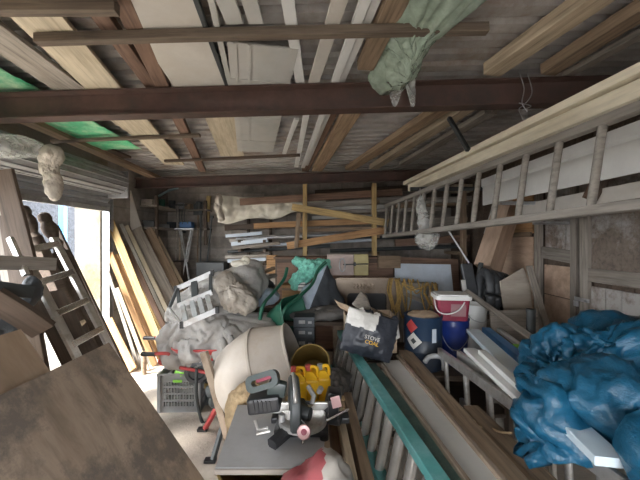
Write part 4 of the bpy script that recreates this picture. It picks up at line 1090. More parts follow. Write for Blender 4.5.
# carton + yellow cans
bm = B(); bx(bm, (.36, .22, .715), (-.03, 1.985, .358), bev=.006); o = mk('carton', bm, CARD, label='tall brown carton supporting the yellow cans behind the saw table', cat='carton')
bm = B(); bx(bm, (.37, .05, .003), (-.03, 1.985, .717)); mk('tape', bm, HESS, o)
def can(label, px, d, cap, w=.095, h=.165, rot=0.0, cap2=None):
    c = P(px, 0, d); z = .716
    Mc = Matrix.Rotation(rot, 4, 'Z'); 
    t = thing('fuel_can', label, 'can', (c.x, d, z), 'yellow plastic cans on the carton', Mc)
    M = GM[t.name]
    bm = B()
    bx(bm, (w, .085, h*.78), (0, 0, h*.39), bev=.014)
    prism(bm, [(-w/2+.008, h*.70), (w/2-.008, h*.70), (w/2-.012, h*.86), (w*.1, h), (-w/2+.012, h)], .07, Matrix.Rotation(math.pi/2, 4, 'X'))
    mk('body', bm, YELLOW, t, M)
    bm = B(); tube(bm, smooth_path([(w*.42, 0, h*.80), (w*.36, 0, h*1.06), (w*.0, 0, h*1.10), (-w*.18, 0, h*1.02)]), .010); mk('handle', bm, YELLOW, t, M, smooth=True)
    bm = B(); cyl(bm, (-w*.28, 0, h), (-w*.28, 0, h+.03), .017, .016, 16); mk('cap', bm, cap, t, M, smooth='auto', label='dark red cap' if cap is REDM else 'grey cap')
can('yellow can with a red cap, partly behind the saw guard', 298, 1.90, REDM, .095, .205, .15)
can('yellow can with a red cap, in the middle of the yellow cans', 312, 1.93, REDM, .085, .20, -.1)
can('yellow can with a grey cap, at the right end of the yellow cans', 323.5, 1.96, GREYP, .08, .195, .1)

# ------------------------------------------------------------------ mitre saw
s = thing('mitre_saw', 'black and grey sliding mitre saw standing on the grey table', 'mitre saw', (-.09, 1.6, tz))
bm = B()
bx(bm, (.26, .17, .035), (-.09, 1.60, tz+.03), bev=.008); bx(bm, (.40, .07, .03), (-.05, 1.66, tz+.03), bev=.008)
for x, y in ((-.2, 1.53), (.02, 1.53), (-.22, 1.68), (.1, 1.68)): cyl(bm, (x, y, tz), (x, y, tz+.02), .022)
mk('base', bm, BLACK, s)
a = P(293, 426, 1.55); b = P(272, 446, 1.44); b.z = tz+.03; a.z = tz+.045
bar('front_arm', a, b, .055, .04, BLACK, parent=s, bow=0, bev=.008)
b2 = P(341, 421, 1.60)
bar('side_arm', V((.02, 1.63, tz+.05)), V((b2.x, 1.60, tz+.05)), .07, .035, BLACK, parent=s, bow=0, bev=.008)
bm = B(); lathe(bm, [(0, .03), (.112, .03), (.118, .026), (.118, 0), (0, 0)], Matrix.Translation((-.085, 1.585, tz+.05)), 36); mk('turntable', bm, ALU, s, smooth='auto')
bm = B(); bx(bm, (.20, .018, .055), (-.23, 1.645, tz+.09), bev=.004); bx(bm, (.15, .018, .055), (.02, 1.645, tz+.09), bev=.004); mk('fence', bm, ALU, s)
bm = B(); tube(bm, [P(255, 420, 1.55), P(258, 430, 1.53), P(268, 428, 1.53)], .008); tube(bm, [P(258, 430, 1.53), P(257, 434, 1.5), P(270, 431, 1.5)], .006); mk('side_bracket', bm, ALU, s, smooth='auto')
# turret and slide arm
bm = B(); bx(bm, (.075, .09, .11), (P(333, 0, 1.68).x, 1.70, tz+.10), Matrix.Rotation(.2, 3, 'Y'), .015); cyl(bm, P(336, 402, 1.66), P(322, 414, 1.66), .030); bx(bm, (.05, .06, .10), P(333, 408, 1.60), bev=.012); mk('turret', bm, BLACK, s, smooth='auto')
bm = B(); tube(bm, [P(337, 406, 1.72), P(296, 402, 1.60)], .012); tube(bm, [P(335, 412, 1.72), P(297, 410, 1.60)], .012); mk('slide_rods', bm, CHROME, s, smooth='auto')
# upper blade guard, seen nearly edge-on
gc = P(294, 405, 1.56)
Mg = Matrix.Translation(gc) @ Matrix.Rotation(.15, 4, 'Z') @ Matrix.Rotation(math.pi/2, 4, 'Y')
bm = B(); lathe(bm, [(.02, -.026), (.125, -.024), (.136, -.016), (.138, 0), (.136, .016), (.125, .024), (.02, .026)], Mg, 36, a0=math.radians(60), a1=math.radians(300)); 
mk('blade_guard', bm, CHAR, s, smooth='auto')
bm = B(); tube(bm, [Mg @ V((.139*math.cos(a), .139*math.sin(a), 0)) for a in [math.radians(80+10*k) for k in range(17)]], .011, 8); mk('guard_rim', bm, GALV, s, smooth=True)
bm = B(); lathe(bm, [(0, -.002), (.122, -.002), (.122, .002), (0, .002)], Mg, 40); mk('blade', bm, CHROME, s)
bm = B(); bx(bm, (.04, .12, .06), gc+V((.045, .02, -.03)), Matrix.Rotation(.3, 3, 'Z'), .015); cyl(bm, gc+V((.03, -.01, -.03)), gc+V((.08, -.03, -.03)), .04, .03, 20); mk('gear_case', bm, CHAR, s, smooth='auto')
bm = B(); bx(bm, (.155, .11, .075), P(265, 401, 1.56), Matrix.Rotation(-.12, 3, 'Y'), .014)
for k in range(5): bx(bm, (.006, .114, .05), P(256+4*k, 401, 1.555), Matrix.Rotation(-.12, 3, 'Y'))
mk('motor', bm, BLACK, s)
# D handle
hc = P(263, 381, 1.53); Mh = Matrix.Translation(hc) @ Matrix.Rotation(-.30, 4, 'Y') @ Matrix.Rotation(math.pi/2-.35, 4, 'X')
bm = B(); ringplate(bm, rr(.155, .078, .03), rr(.10, .028, .013), .055, Mh); bx(bm, (.09, .05, .07), P(277, 388, 1.56), Matrix.Rotation(.2, 3, 'Y'), .014)
mk('handle', bm, SAWG, s, smooth='auto')
bm = B(); bx(bm, (.075, .018, .03), (0, 0, 0), bev=.005)
mk('trigger', bm, REDP, s, Mh @ Matrix.Translation((.008, .008, .0)), label='dark red trigger')
kc = P(304, 432, 1.40)
bm = B(); Mk = Matrix.Translation(kc) @ Matrix.Rotation(math.pi/2-.5, 4, 'X'); lathe(bm, [(.013, .012), (.026, .014), (.031, .006), (.031, -.006), (.026, -.012), (.013, -.012), (.013, .012)], Mk, 28); mk('dial', bm, PINKD, s, smooth='auto')
bm = B(); lathe(bm, [(0, .014), (.013, .012), (.013, -.01), (0, -.012)], Mk, 16); mk('dial_hub', bm, REDP, s, smooth='auto')
bm = B(); tube(bm, [kc+V((0, .012, -.01)), kc+V((-.006, -.01, -.045))], .006); tube(bm, [kc+V((0, .02, .01)), P(298, 420, 1.5)], .014); mk('lock_lever', bm, CHROME, s, smooth='auto')
bm = B(); bx(bm, (.045, .004, .055), P(336, 402, 1.555), Matrix.Rotation(-.25, 3, 'Y'), .001); mk('warning_label', bm, PINKD, s)
bm = B(); tube(bm, [P(326, 421, 1.52), P(349, 409, 1.56)], .005); mk('clamp_rod', bm, CHROME, s)
bm = B(); tube(bm, [P(308, 386, 1.58), P(314, 396, 1.55), P(312, 404, 1.53)], .012); cyl(bm, P(319, 392, 1.56), P(321, 388, 1.55), .014); mk('cable', bm, GALV, s, smooth='auto')
bm = B(); cyl(bm, P(282, 421, 1.50), P(282, 414, 1.50), .016); bx(bm, (.03, .02, .045), P(291, 415, 1.48), Matrix.Rotation(.3, 3, 'Y'), .006); mk('depth_stop', bm, GALV, s, smooth='auto')

# ------------------------------------------------------------------ red and white sack, near edge
sc = P(320, 500, 1.05)
def sk(p): return crumple(p, 9, 18, 36, (.020, .014, .006))+facet(p, 14, .02)
bm = blob_bm(sc+V((.0, 0, -.12)), [(sc.x-.06, 1.05, sc.z-.03, .085, .12, .10), (sc.x+.015, 1.08, sc.z+.06, .05, .08, .07), (sc.x+.055, 1.06, sc.z-.02, .065, .10, .11), (sc.x, 1.06, .45, .17, .15, .42)], 5, .05, .004, sk)
for f in bm.faces:
    c = f.calc_center_median(); f.material_index = 0 if (c.x-sc.x)-.25*(c.z-sc.z) < -.022 or abs(c.x-sc.x-.05) < .012 and c.z > sc.z-.04 and c.z < sc.z+.05 else 1
mk('paper_sack', bm, [REDSACK, plain('dusty_white_sack', (.30, .275, .245), .6, contrast=.3, scale=8)], smooth=True, label='red and white paper sack standing at the front right of the saw table', cat='sack')

# ------------------------------------------------------------------ big plywood sheets leaning at the near left
A = V((-1.325, 2.0, 1.056)); Bt = V((-.60, 2.0, .012))
def ply(label, ytop, ynear, ztop, off, mat, name='plywood_sheet', t_=.015, bz_=.012):
    u = (Bt-A).normalized(); n_ = V((0, -1, 0)).cross(u).normalized()
    if n_.z < 0: n_ = -n_
    k = (ztop-A.z)/u.z; top = A+u*k; k2 = (bz_-A.z)/u.z; low = A+u*k2
    M = Matrix((u, V((0, -1, 0)), u.cross(V((0, -1, 0))))).transposed().to_4x4()
    M.translation = V((top.x, ytop, top.z))+n_*off
    L = (low-top).length
    return sheet(name, [(0, 0), (L, 0), (L, ytop-ynear), (0, ytop-ynear)], t_, mat, M, label, 'sheet')
ply('large dirty plywood sheet leaning across the near left corner', 2.0, -.45, 1.056, 0, W_PLY)
ply('smaller brown hardboard sheet leaning behind the large plywood, its corner showing', 1.60, -.3, 1.27, -.03, W_CARD, 'hardboard_sheet', .006, .06)
# aluminium ladder leaning at the doorway, rungs running into the room
def lp(z, y): return V((-2.0-(z-.8)*.512, y, z))
n0, n1 = lp(.05, 2.60), lp(1.66, 2.60); m0, m1 = lp(.05, 2.97), lp(1.72, 2.97)
ladder('aluminium_ladder', 'aluminium ladder leaning in front of the bright doorway at the left', n0, n1, m0, m1, 7, ALU, CHROME, .03, .075, .02, flat=(.05, .055), f0=.02, f1=.965)
# dark timber in front of the doorway
LG = 'dark timber leaning at the doorway'
def turned(label, a, b, r):
    a, b = V(a), V(b); u = (a-b).normalized(); M = u.to_track_quat('Z', 'Y').to_matrix().to_4x4(); M.translation = b
    L = (a-b).length
    t = thing('newel_post', label, 'post', b, LG)
    bm = B(); bx(bm, (r*2, r*2, L-.42), (0, 0, (L-.42)/2), bev=.006); mk('shaft', bm, W_DARK, t, M)
    bm = B(); pr = [(0, L-.43), (r, L-.43), (r*.8, L-.38), (r*1.15, L-.33), (r*.75, L-.28), (r*1.2, L-.2), (r*1.25, L-.14), (r*.9, L-.09), (r*1.1, L-.06), (r*.95, L-.01), (r*.5, L+.01), (0, L+.012)]
    lathe(bm, pr, seg=20); mk('turned_top', bm, W_DARK, t, M, smooth='auto')
turned('dark newel post with a turned top against the doorway, the left of two', P(22, 207, 3.12), (-2.08, 3.12, .02), .055)
turned('dark newel post with a turned top against the doorway, the right of two', P(43, 214, 3.28), (-1.98, 3.3, .02), .055)
plank('dark board leaning beside the right newel post in the doorway', P(52, 228, 3.42), (-2.02, 3.45, .02), .14, .03, W_DARK, LG, up=(0,-1,0))
plank('dark stained board leaning behind the doorway ladder', P(34, 238, 3.2), (-2.02, 3.22, .02), .16, .03, W_DARK, LG, up=(0,-1,0))
plank('dark plank leaning left of the newel posts', P(10, 214, 2.5), (-1.95, 2.35, .02), .16, .04, W_DARK, LG, up=(0,-1,0))
plank('dark greyed tall board at the left edge, leaning on the shutter', P(2, 170, 2.35), P(26, 262, 2.45), .16, .03, W_DARK, LG, up=(0,-1,0))
plank('grey-white board at the left edge behind the greyed tall one', P(-6, 180, 2.6), P(18, 290, 2.5), .20, .03, W_GREY, LG, up=(0,-1,0))
plank('silvered channel with screw holes leaning at the left edge', P(10, 238, 2.15), P(26, 275, 2.10), .035, .03, ALU, LG, up=(0,-1,0))
plank('grey beam end pointing into the room at the left edge', P(-30, 262, 1.9), P(52, 264, 2.3), .10, .09, W_GREY, LG)
plank('charcoal board lying below the grey beam end at the left edge', P(-30, 285, 1.8), P(26, 292, 2.1), .12, .08, CHAR, LG)
plank('lower dark plank sloping towards the hardboard sheet at the left', P(-10, 296, 1.85), P(44, 330, 2.05), .16, .04, W_DARK, LG, up=(0,-1,0))
plank('dark wide board leaning under the doorway ladder', (-2.35, 2.75, 1.25), (-1.72, 2.72, .02), .34, .025, W_DARK, LG, up=(1,0,.6))
bm = blob_bm((-2.45, 2.2, .6), [(-2.5, 2.2, .55, .35, .45, .55), (-2.4, 1.9, .9, .25, .3, .25), (-2.5, 2.55, 1.0, .2, .25, .25), (-2.02, 1.93, .86, .22, .24, .24)], 5, .1, .005, lambda p: crumple(p, 4, 9, 20, (.04, .02, .006)))
mk('dark_sacking', bm, DCANV, smooth=True, label='heap of dark sacking behind the boards at the left edge', cat='sacking')
bm = blob_bm(P(32, 290, 2.2), [(*P(32, 290, 2.2), .05, .05, .09), (*P(28, 300, 2.2), .05, .05, .05)], 4, .03, None, lambda p: crumple(p, 12, 24, 40, (.014, .01, .003)))
mk('cloth_scrap', bm, DCANV, smooth=True, label='charcoal rag hung beside the left stile of the doorway ladder', cat='rag')
plank('small pale wood block showing through the doorway ladder', P(72, 330, 2.95), P(82, 322, 2.95), .09, .03, W_PALE)
# ------------------------------------------------------------------ long ladder and boards slung along the right wall
def LX(y): return .92+.115*(4.6-y)
def lerp_z(y, z0, z1): return z0+(z1-z0)*(4.6-y)/(4.6-1.3)
ya, yb = 4.6, .75
ladder('wooden_ladder', 'long grey weathered ladder slung on its side along the right wall', V((LX(ya), ya, 1.75)), V((LX(yb), yb, lerp_z(yb, 1.75, 1.845))), V((LX(ya)+.03, ya, 2.185)), V((LX(yb)+.07, yb, lerp_z(yb, 2.185, 2.265))), 17, W_LADDER, W_LADDER, .05, .045, .019, f0=.012, f1=.985)
def rail_board(label, dx, z0, z1, w, h, mat, ya, yb, cat='board'):
    return bar('board', V((LX(ya)+dx, ya, z0)), V((LX(yb)+dx, yb, z1)), w, h, mat, label, cat, 'boards slung along the right wall', bow=.002)
rail_board('pale new board on top of the pair slung above the long ladder', .30, 2.485, 2.515, .17, .05, W_NEW, 4.45, .75)
rail_board('thicker pale board under the top one, slung above the long ladder', .31, 2.405, 2.43, .13, .09, W_NEW, 4.35, .75)
for yy, z in ((4.0, 2.335), (1.2, 2.365)):
    bm = B(); cyl(bm, (LX(yy)+.14, yy, z), (XR, yy, z+.01), .026, seg=14); bx(bm, (.012, .12, .12), (XR-.006, yy, z+.01))
    mk('wall_bracket', bm, CHAR, smooth='auto', label='black tube bracket holding the pale boards at their %s end' % ('far' if yy > 2 else 'near'), cat='bracket')
# fascia boards behind the ladder
bm = B(); prism(bm, [(0, 0), (.02, 0), (.02, .20), (.035, .22), (.035, .30), (0, .30)], 3.1)
M = Matrix(((-1, 0, 0), (0, 0, 1), (0, 1, 0))).to_4x4(); M.translation = V((1.90, 2.15, 2.10))
mk('board', bm, PVC, None, M, label='deep white fascia board seen behind the near rungs of the long ladder', cat='board')
bar('board', (2.22, 3.6, 1.99), (2.26, 1.5, 2.03), .03, .20, WHITE, 'second white board behind the ladder, lower and nearer the wall', 'board')
for yy in (3.3, 1.3):
    bm = B(); bx(bm, (XR-1.85, .035, .035), ((XR+1.85)/2, yy, 2.08)); bx(bm, (XR-2.2, .03, .03), ((XR+2.2)/2, yy, 1.875)); bx(bm, (.03, .05, .6), (XR-.015, yy, 2.0))
    mk('wall_bracket', bm, GALV, label='galvanised wall bracket under the white fascia boards, %s one' % ('farther' if yy > 2 else 'nearer'), cat='bracket')
plank('dark timber leaning between ladder rungs and wall, near the right edge', P(620, 146, 2.5), P(592, 200, 2.55), .06, .04, W_DARK, up=(0,-1,0))
plank('reddish timber leaning beside the dark one near the right edge', P(606, 150, 2.58), P(586, 198, 2.6), .04, .04, W_RED, up=(0,-1,0))
plank('grey-white board standing behind the middle of the long ladder', P(506, 186, 4.25), P(492, 236, 4.2), .22, .025, PANEL, up=(0,-1,0))
# plastic bag hung behind the ladder
c = P(426, 236, 3.4)
bm = blob_bm(c, [(*P(421, 205, 3.4), .05, .04, .10), (*P(424, 220, 3.4), .07, .05, .12), (*P(427, 238, 3.4), .115, .08, .12)], 5, .05, None, lambda p: crumple(p, 9, 19, 40, (.018, .012, .004)))
mk('plastic_bag', bm, CLEAR, smooth=True, label='clear plastic bag hanging behind the far rungs of the long ladder', cat='bag')
bm = B(); tube(bm, [P(421, 203, 3.4), P(420, 192, 3.45), P(420, 188, 3.9)], .004); mk('cord', bm, GALV, label='thin cord from which the clear plastic bag hangs', cat='cord')
bm = B(); tube(bm, [P(448, 230, 4.3), P(469, 263, 4.2)], .012); mk('thin_rod', bm, GALV, label='thin grey rod leaning left of the slanting boxed casing', cat='rod')

# ------------------------------------------------------------------ right-hand back corner
def standing(label, name, quad, d, t_, mat, cat, dl=.25):
    """A board whose visible outline is quad (image points) at depth d; it leans back by dl over its height and stands on the floor."""
    pts = [P(px, py, d) for px, py in quad]
    x0 = pts[0].x
    zt = max(p.z for p in pts)
    poly = [(p.x-x0, p.z) for p in pts]
    low = sorted(poly, key=lambda q: q[1])[:2]; low.sort()
    poly2 = [q for q in poly if q not in low]
    xs = sorted(q[0] for q in poly)
    poly = sorted(poly2, key=lambda q: q[0])+[(low[1][0], .01), (low[0][0], .01)]
    M = Matrix.Translation((x0, d-dl*.5, 0)) @ Matrix.Rotation(math.pi/2-math.atan2(dl, zt), 4, 'X')
    return sheet(name, poly, t_, mat, M, label, cat)
standing('light blue-grey board standing behind the rope', 'board', [(396, 263), (453, 264), (457, 300), (397, 300)], 4.6, .03, LBLUE, 'board', .2)
standing('brown board standing behind the light blue-grey one', 'board', [(398, 257), (459, 259), (461, 300), (398, 300)], 4.82, .03, W_RED, 'board', .1)
# rope over a grey trestle
t = thing('trestle', 'greyed wooden trestle with the ochre rope thrown over it', 'trestle', (P(416, 0, 4.15).x, 4.15, 0))
zt = P(0, 285, 4.15).z
for px, px2 in ((402, 396), (404, 412), (430, 424), (432, 442)): bar('leg', P(px, 285, 4.2), V((P(px2, 0, 4.2).x, 4.2+(.22 if px2 > px else -.2), 0.01)), .05, .05, W_GREY, parent=t, up=(1,0,0))
bar('beam_top', P(397, 285, 4.2), P(437, 287, 4.2), .09, .09, W_GREY, parent=t)
bar('brace', P(404, 293, 4.16), P(424, 302, 4.16), .02, .05, W_SILV, parent=t, bow=0)
bm = B(); rr_ = random.Random(3)
for cxp, n, top, bot in ((400, 6, 281, 319), (428, 5, 285, 316), (413, 2, 282, 296)):
    for k in range(n):
        x = cxp+rr_.uniform(-7, 7); b = bot-rr_.uniform(0, 12); d = 4.05+rr_.uniform(-.05, .03)
        wv = rr_.uniform(3, 7)
        tube(bm, smooth_path([P(x-wv*.4, top+rr_.uniform(0, 5), 4.26), P(x-wv*.6, top-2.5, 4.18), P(x-wv, top+8, d), P(x-wv*.8, (top+b)/2, d-.03), P(x, b, d-.02), P(x+wv*.8, (top+b)/2+3, d), P(x+wv*.7, top+6, d+.02), P(x+wv*.3, top-2, 4.18), P(x+wv*.3, top+5, 4.27)], 5), .0085, 6)
tube(bm, smooth_path([P(402, 283, 4.05), P(410, 290, 4.03), P(420, 288, 4.03), P(428, 285, 4.05)]), .011, 6)
mk('rope_coil', bm, ROPE, smooth=True, label='tangled ochre rope looped over the greyed trestle', cat='rope')

# bench that carries the buckets
wz = .56
t = thing('work_bench', 'dark low work bench under the drum and the blue bucket', 'bench', (1.15, 3.1, 0))
bm = B(); bx(bm, (.95, .90, .04), (1.2, 3.12, wz-.02), bev=.004); mk('top', bm, W_DARK, t)
for x in (.78, 1.62):
    for y in (2.72, 3.52): bar('leg', (x, y, 0), (x, y, wz-.04), .07, .07, W_DARK, parent=t, up=(1,0,0))
bar('shelf', (.78, 3.12, .2), (1.62, 3.12, .2), .8, .03, W_DARK, parent=t, bow=0)
# drum
c = P(423, 337, 2.9); r0 = .163; hz = P(0, 314, 2.9).z-wz
t = thing('metal_drum', 'dark navy drum with a blue band and hazard label, filled with rags', 'drum', (c.x, c.y, wz))
M = GM[t.name]
bm = B(); lathe(bm, [(0, .004), (r0-.004, 0), (r0+.004, .008), (r0, .016), (r0, hz*.33), (r0+.005, hz*.35), (r0, hz*.37), (r0, hz*.58)], seg=40)
mk('body', bm, NAVY, t, M, smooth='auto')
bm = B(); lathe(bm, [(r0, hz*.58), (r0+.0015, hz*.6), (r0+.0015, hz*.95), (r0+.006, hz*.97), (r0+.006, hz), (r0-.006, hz), (r0-.006, hz*.85), (0, hz*.85)], seg=40); 
mk('band', bm, DRUMB, t, M, smooth='auto', label='blue upper band')
def on_cyl(u, z, r): return V((r*math.sin(u), -r*math.cos(u), z))
def cyl_patch(bm, fn, n=6, mi=0):
    vs = [[bm.verts.new(fn(i/n, j/n)) for j in range(n+1)] for i in range(n+1)]
    for i in range(n):
        for j in range(n):
            f = bm.faces.new((vs[i][j], vs[i+1][j], vs[i+1][j+1], vs[i][j+1])); f.material_index = mi
def diamond(uc, zc, s, r):
    return lambda a, b: on_cyl(uc+((a-.5)-(b-.5))*s/r, zc+((a-.5)+(b-.5))*s, r)
bm = B(); cyl_patch(bm, diamond(-.95, hz*.82, .062, r0+.004), mi=0); cyl_patch(bm, diamond(-.80, hz*.56, .075, r0+.005), mi=1); cyl_patch(bm, diamond(-.80, hz*.56, .028, r0+.007), mi=2)
mk('hazard_label', bm, [REDM, SACKW, CHAR], t, M, label='red and white diamond labels')
bm = B(); cyl_patch(bm, lambda a, b: on_cyl(.15+a*.25, hz*(.55+b*.25), r0+.004)); mk('worn_label', bm, LBLUE, t, M)
bm = blob_bm((c.x, c.y, wz+hz*.95), [(c.x-.03, c.y, wz+hz*.96, .11, .11, .035), (c.x+.05, c.y, wz+hz*.97, .08, .1, .03)], 4, .03, None, lambda p: crumple(p, 14, 28, 50, (.014, .01, .003)))
mk('rag', bm, CARD, smooth=True, label='crumpled brown paper filling the top of the navy drum', cat='rag')
# blue bucket with the red tub on top
c = P(453, 342, 3.0)
t = thing('bucket', 'deep blue plastic bucket on the dark work bench, red tub on top of it', 'bucket', (c.x, c.y, wz)); M = GM[t.name]
hb = P(0, 319, 3.0).z-wz
mk('body', bucket_bm(.118, .136, hb, ribs=(.92, .80)), BLUEB, t, M, smooth='auto')
bm = B(); lathe(bm, [(0, hb+.002), (.142, hb+.002), (.144, hb+.008), (.144, hb+.012), (0, hb+.012)], seg=36); mk('lid', bm, BLUEB, t, M, smooth='auto')
bm = B(); tube(bm, smooth_path([(-.138, -.02, hb*.80), (-.10, -.12, hb*.48), (-.02, -.155, hb*.40), (.08, -.13, hb*.62), (.138, -.02, hb*.80)]), .004); mk('handle', bm, GALV, t, M, smooth=True)
zt = wz+hb+.0125; ht = P(0, 297, 2.97).z-zt
t = thing('paint_tub', 'dark red square tub with a white lid and handle on the blue bucket', 'tub', (P(451, 0, 2.97).x, 2.98, zt)); M = GM[t.name] @ Matrix.Rotation(-.12, 4, 'Z')
bm = B(); rings = []
for k in range(2):
    w_ = (.125, .142)[k]; z = (0, ht)[k]
    rings.append([bm.verts.new((x, y, z)) for x, y in rr(2*w_, 2*w_*.86, .03)])
n = len(rings[0])
for k in range(n): bm.faces.new((rings[0][k], rings[0][(k+1) % n], rings[1][(k+1) % n], rings[1][k]))
bm.faces.new(rings[0][::-1]); bm.faces.new(rings[1]); mk('body', bm, REDP, t, M, smooth='auto')
bm = B(); prism(bm, rr(.315, .275, .04), .035, Matrix.Translation((0, 0, ht+.008))); prism(bm, rr(.27, .23, .03), .012, Matrix.Translation((0, 0, ht+.03))); mk('lid', bm, PVC, t, M)
bm = B(); tube(bm, smooth_path([(-.155, -.03, ht-.01), (-.15, -.13, ht-.10), (-.08, -.17, ht-.125), (.02, -.17, ht-.09), (.08, -.15, ht-.02)]), .006); mk('handle', bm, PVC, t, M, smooth=True, label='white handle')
bm = B(); bx(bm, (.13, .002, .11), (.035, -.1225, ht*.5), Matrix.Rotation(.06, 3, 'X')); mk('label_patch', bm, plain('faded_label', (.30, .16, .17), .5), t, M)
# white bucket behind
c = P(474, 320, 3.4)
t = thing('bucket', 'plain white bucket behind the blue one, beside the diagonal batten', 'bucket', (c.x, c.y, wz)); M = GM[t.name]
mk('body', bucket_bm(.105, .128, P(0, 304, 3.4).z-wz, ribs=(.9,)), PVC, t, M, smooth='auto')
bm = B(); tube(bm, smooth_path([(-.13, 0, .45), (-.08, -.12, .33), (.05, -.14, .31), (.13, 0, .45)]), .004); mk('handle', bm, GALV, t, M, smooth=True)
# white waste pipe bend below
bm = B(); tube(bm, smooth_path([P(425, 362, 2.62), P(429, 357, 2.6), P(437, 356, 2.58), P(443, 359, 2.58), P(444, 370, 2.58)]), .02, 10)
mk('pipe_bend', bm, GREYP, smooth=True, label='grey-white plastic pipe bend below the navy drum', cat='pipe')
# black hose, slab
c = P(491, 291, 3.62)
bm = B()
for k in range(4):
    cc = c+V((.085*(k-1.2), .03*k, -.02*k)); pts = []
    for i in range(41):
        a = i/40*2*math.pi*.98; pts.append(cc+V((.05*math.sin(a*.5)+.02*math.cos(a), -.17*math.cos(a)*.8, .215*math.sin(a))))
    tube(bm, pts, [.046+.006*math.sin(i*2.4) for i in range(41)], 12)
mk('flexible_hose', bm, RUBBER, smooth=True, label='coils of thick black flexible hose in the right back corner', cat='hose')
bm = B(); z1 = c.z-.25; bx(bm, (.42, .40, z1), (c.x+.03, 3.85, z1/2), bev=.01); o = mk('wooden_crate', bm, W_DARK, label='dark crate under the coils of black hose', cat='crate')
for z in (.2, .5, .75): bar('slat', (c.x-.18, 3.64, z), (c.x+.24, 3.64, z), .015, .1, W_GREY, parent=o)
a, b = P(466, 264, 3.8), P(472, 296, 3.7)
bar('black_slab', a, b, .13, .06, RUBBER, 'black upright slab left of the coils of hose', 'slab', up=(0,-1,0), bow=0, bev=.01)
bm = B(); tube(bm, [P(481, 263, 3.75), P(479, 275, 3.72)], .028, 10); mk('tool_grip', bm, CHAR, smooth='auto', label='short charcoal grip standing up above the coils of hose', cat='handle')
plank('pale board edge between the red tub and the black slab', P(463, 280, 3.72), P(465, 296, 3.68), .05, .02, SACKW, up=(0,-1,0))
# boxed casing, slanting
bar('boxed_casing', P(508, 206, 4.15), P(487, 270, 3.95), .30, .20, W_PINK, 'slanting brown boxed casing in the right back corner', 'casing', up=(.75, -1, 0), bow=0)
# panels on and against the right wall
def wallsheet(label, poly, t_, mat, x0, lean_=.0, name='plywood_sheet', cat='panel'):
    bm = B(); prism(bm, poly, t_)
    M = Matrix(((0, 0, -1), (1, 0, 0), (0, 1, 0))).to_4x4(); M.translation = V((x0, 0, 0))
    M = M @ Matrix.Rotation(lean_, 4, 'X')
    return mk(name, bm, mat, None, M, label=label, cat=cat)
wallsheet('pinkish plywood panel against the right wall behind the casing', [(3.84, .01), (4.55, .01), (4.55, 1.74), (3.84, 1.74)], .015, W_PINK, XR-.06)
wallsheet('reddish plank panel above the pinkish plywood on the right wall', [(3.84, 1.78), (4.30, 1.78), (4.30, 2.25), (3.84, 2.25)], .02, W_ORANGE, XR-.06)
plank('grey lath across the top of the pinkish plywood panel', (XR-.085, 3.84, 1.77), (XR-.085, 4.5, 1.75), .02, .06, W_MID)
standing('pale plywood offcut with a pointed top leaning at the right wall', 'plywood_offcut', [(504, 281), (529, 267), (534, 284), (535, 308), (510, 308)], 3.35, .018, wood('pale_ply', (.42, .37, .31), .05, .25, grain=(1, 4, 4)), 'plywood', .2)
plank('dark grey slim plank leaning beside the pointed plywood offcut', P(529, 266, 3.28), P(548, 330, 3.05), .06, .03, W_GREY, up=(0,-1,0))
standing('grey plywood board standing behind the diagonal batten', 'board', [(493, 312), (541, 309), (541, 345), (492, 340)], 2.95, .018, W_GREY, 'board', .12)
bm = B(); c = P(531, 322, 2.78); cyl(bm, (c.x, c.y, .01), (c.x, c.y, P(0, 309, 2.78).z), .035, seg=18); cyl(bm, (c.x, c.y, P(0, 309, 2.78).z-.03), (c.x, c.y, P(0, 309, 2.78).z), .038, seg=18)
mk('pipe_stub', bm, CHAR, smooth='auto', label='charcoal pipe standing upright before the grey plywood board', cat='pipe')
plank('long grey batten slanting diagonally down to the blue tarpaulin', P(466, 291, 3.3), P(552, 352, 2.55), .05, .03, W_GREY, up=(0,-1,.3))

# ------------------------------------------------------------------ ladders and boards on the right
z = .80
def alu(label, dx, dz, ya, yb, n):
    xa, xb = .96+dx+.11*(2.6-ya), .96+dx+.11*(2.6-yb)
    ladder('aluminium_ladder', label, V((xa, ya, z+dz)), V((xb, yb, z+dz)), V((xa+.02, ya, z+dz-.36)), V((xb+.02, yb, z+dz-.36)), n, ALU, ALU, .03, .065, .016, up=(0,0,1), f0=.05, f1=.97, group='aluminium ladders on edge under the blue tarpaulin')
alu('aluminium ladder on edge running under the blue tarpaulin, the left of two', 0, 0, 2.58, .55, 8)
alu('aluminium ladder on edge running under the blue tarpaulin, the right of two', .085, .02, 2.45, .55, 8)
BG = 'boards lying under the blue tarpaulin'
def bb(label, a, b, w, h, mat, hgt, yn=1.68):
    d0 = hgt*320/(a[1]-240); d1 = hgt*320/(b[1]-240)
    A_, B_ = P(*a, d0), P(*b, d1); u = (B_-A_).normalized(); L = max(0, (yn-B_.y)/u.y)
    return bar('board', A_, B_+u*L, w, h, mat, label, 'board', BG, bow=.001)
bb('wide pale blue-white board running under the blue tarpaulin', (473, 331), (531, 386), .11, .035, PALEBL, .80, 1.15)
bb('white board left of the pale blue-white one, under the tarpaulin', (470, 350), (527, 402), .09, .03, PVC, .80)
bb('short white channel on top of the white boards', (482, 352), (522, 388), .05, .03, PVC, .765)
bb('blue board running under the tarpaulin', (486, 330), (545, 378), .07, .05, SKYB, .83)
bb('slim white board right of the blue one', (499, 330), (555, 371), .04, .03, PVC, .83)
bb('board with a bright green end under the tarpaulin', (516, 346), (560, 374), .05, .03, LIME, .83)
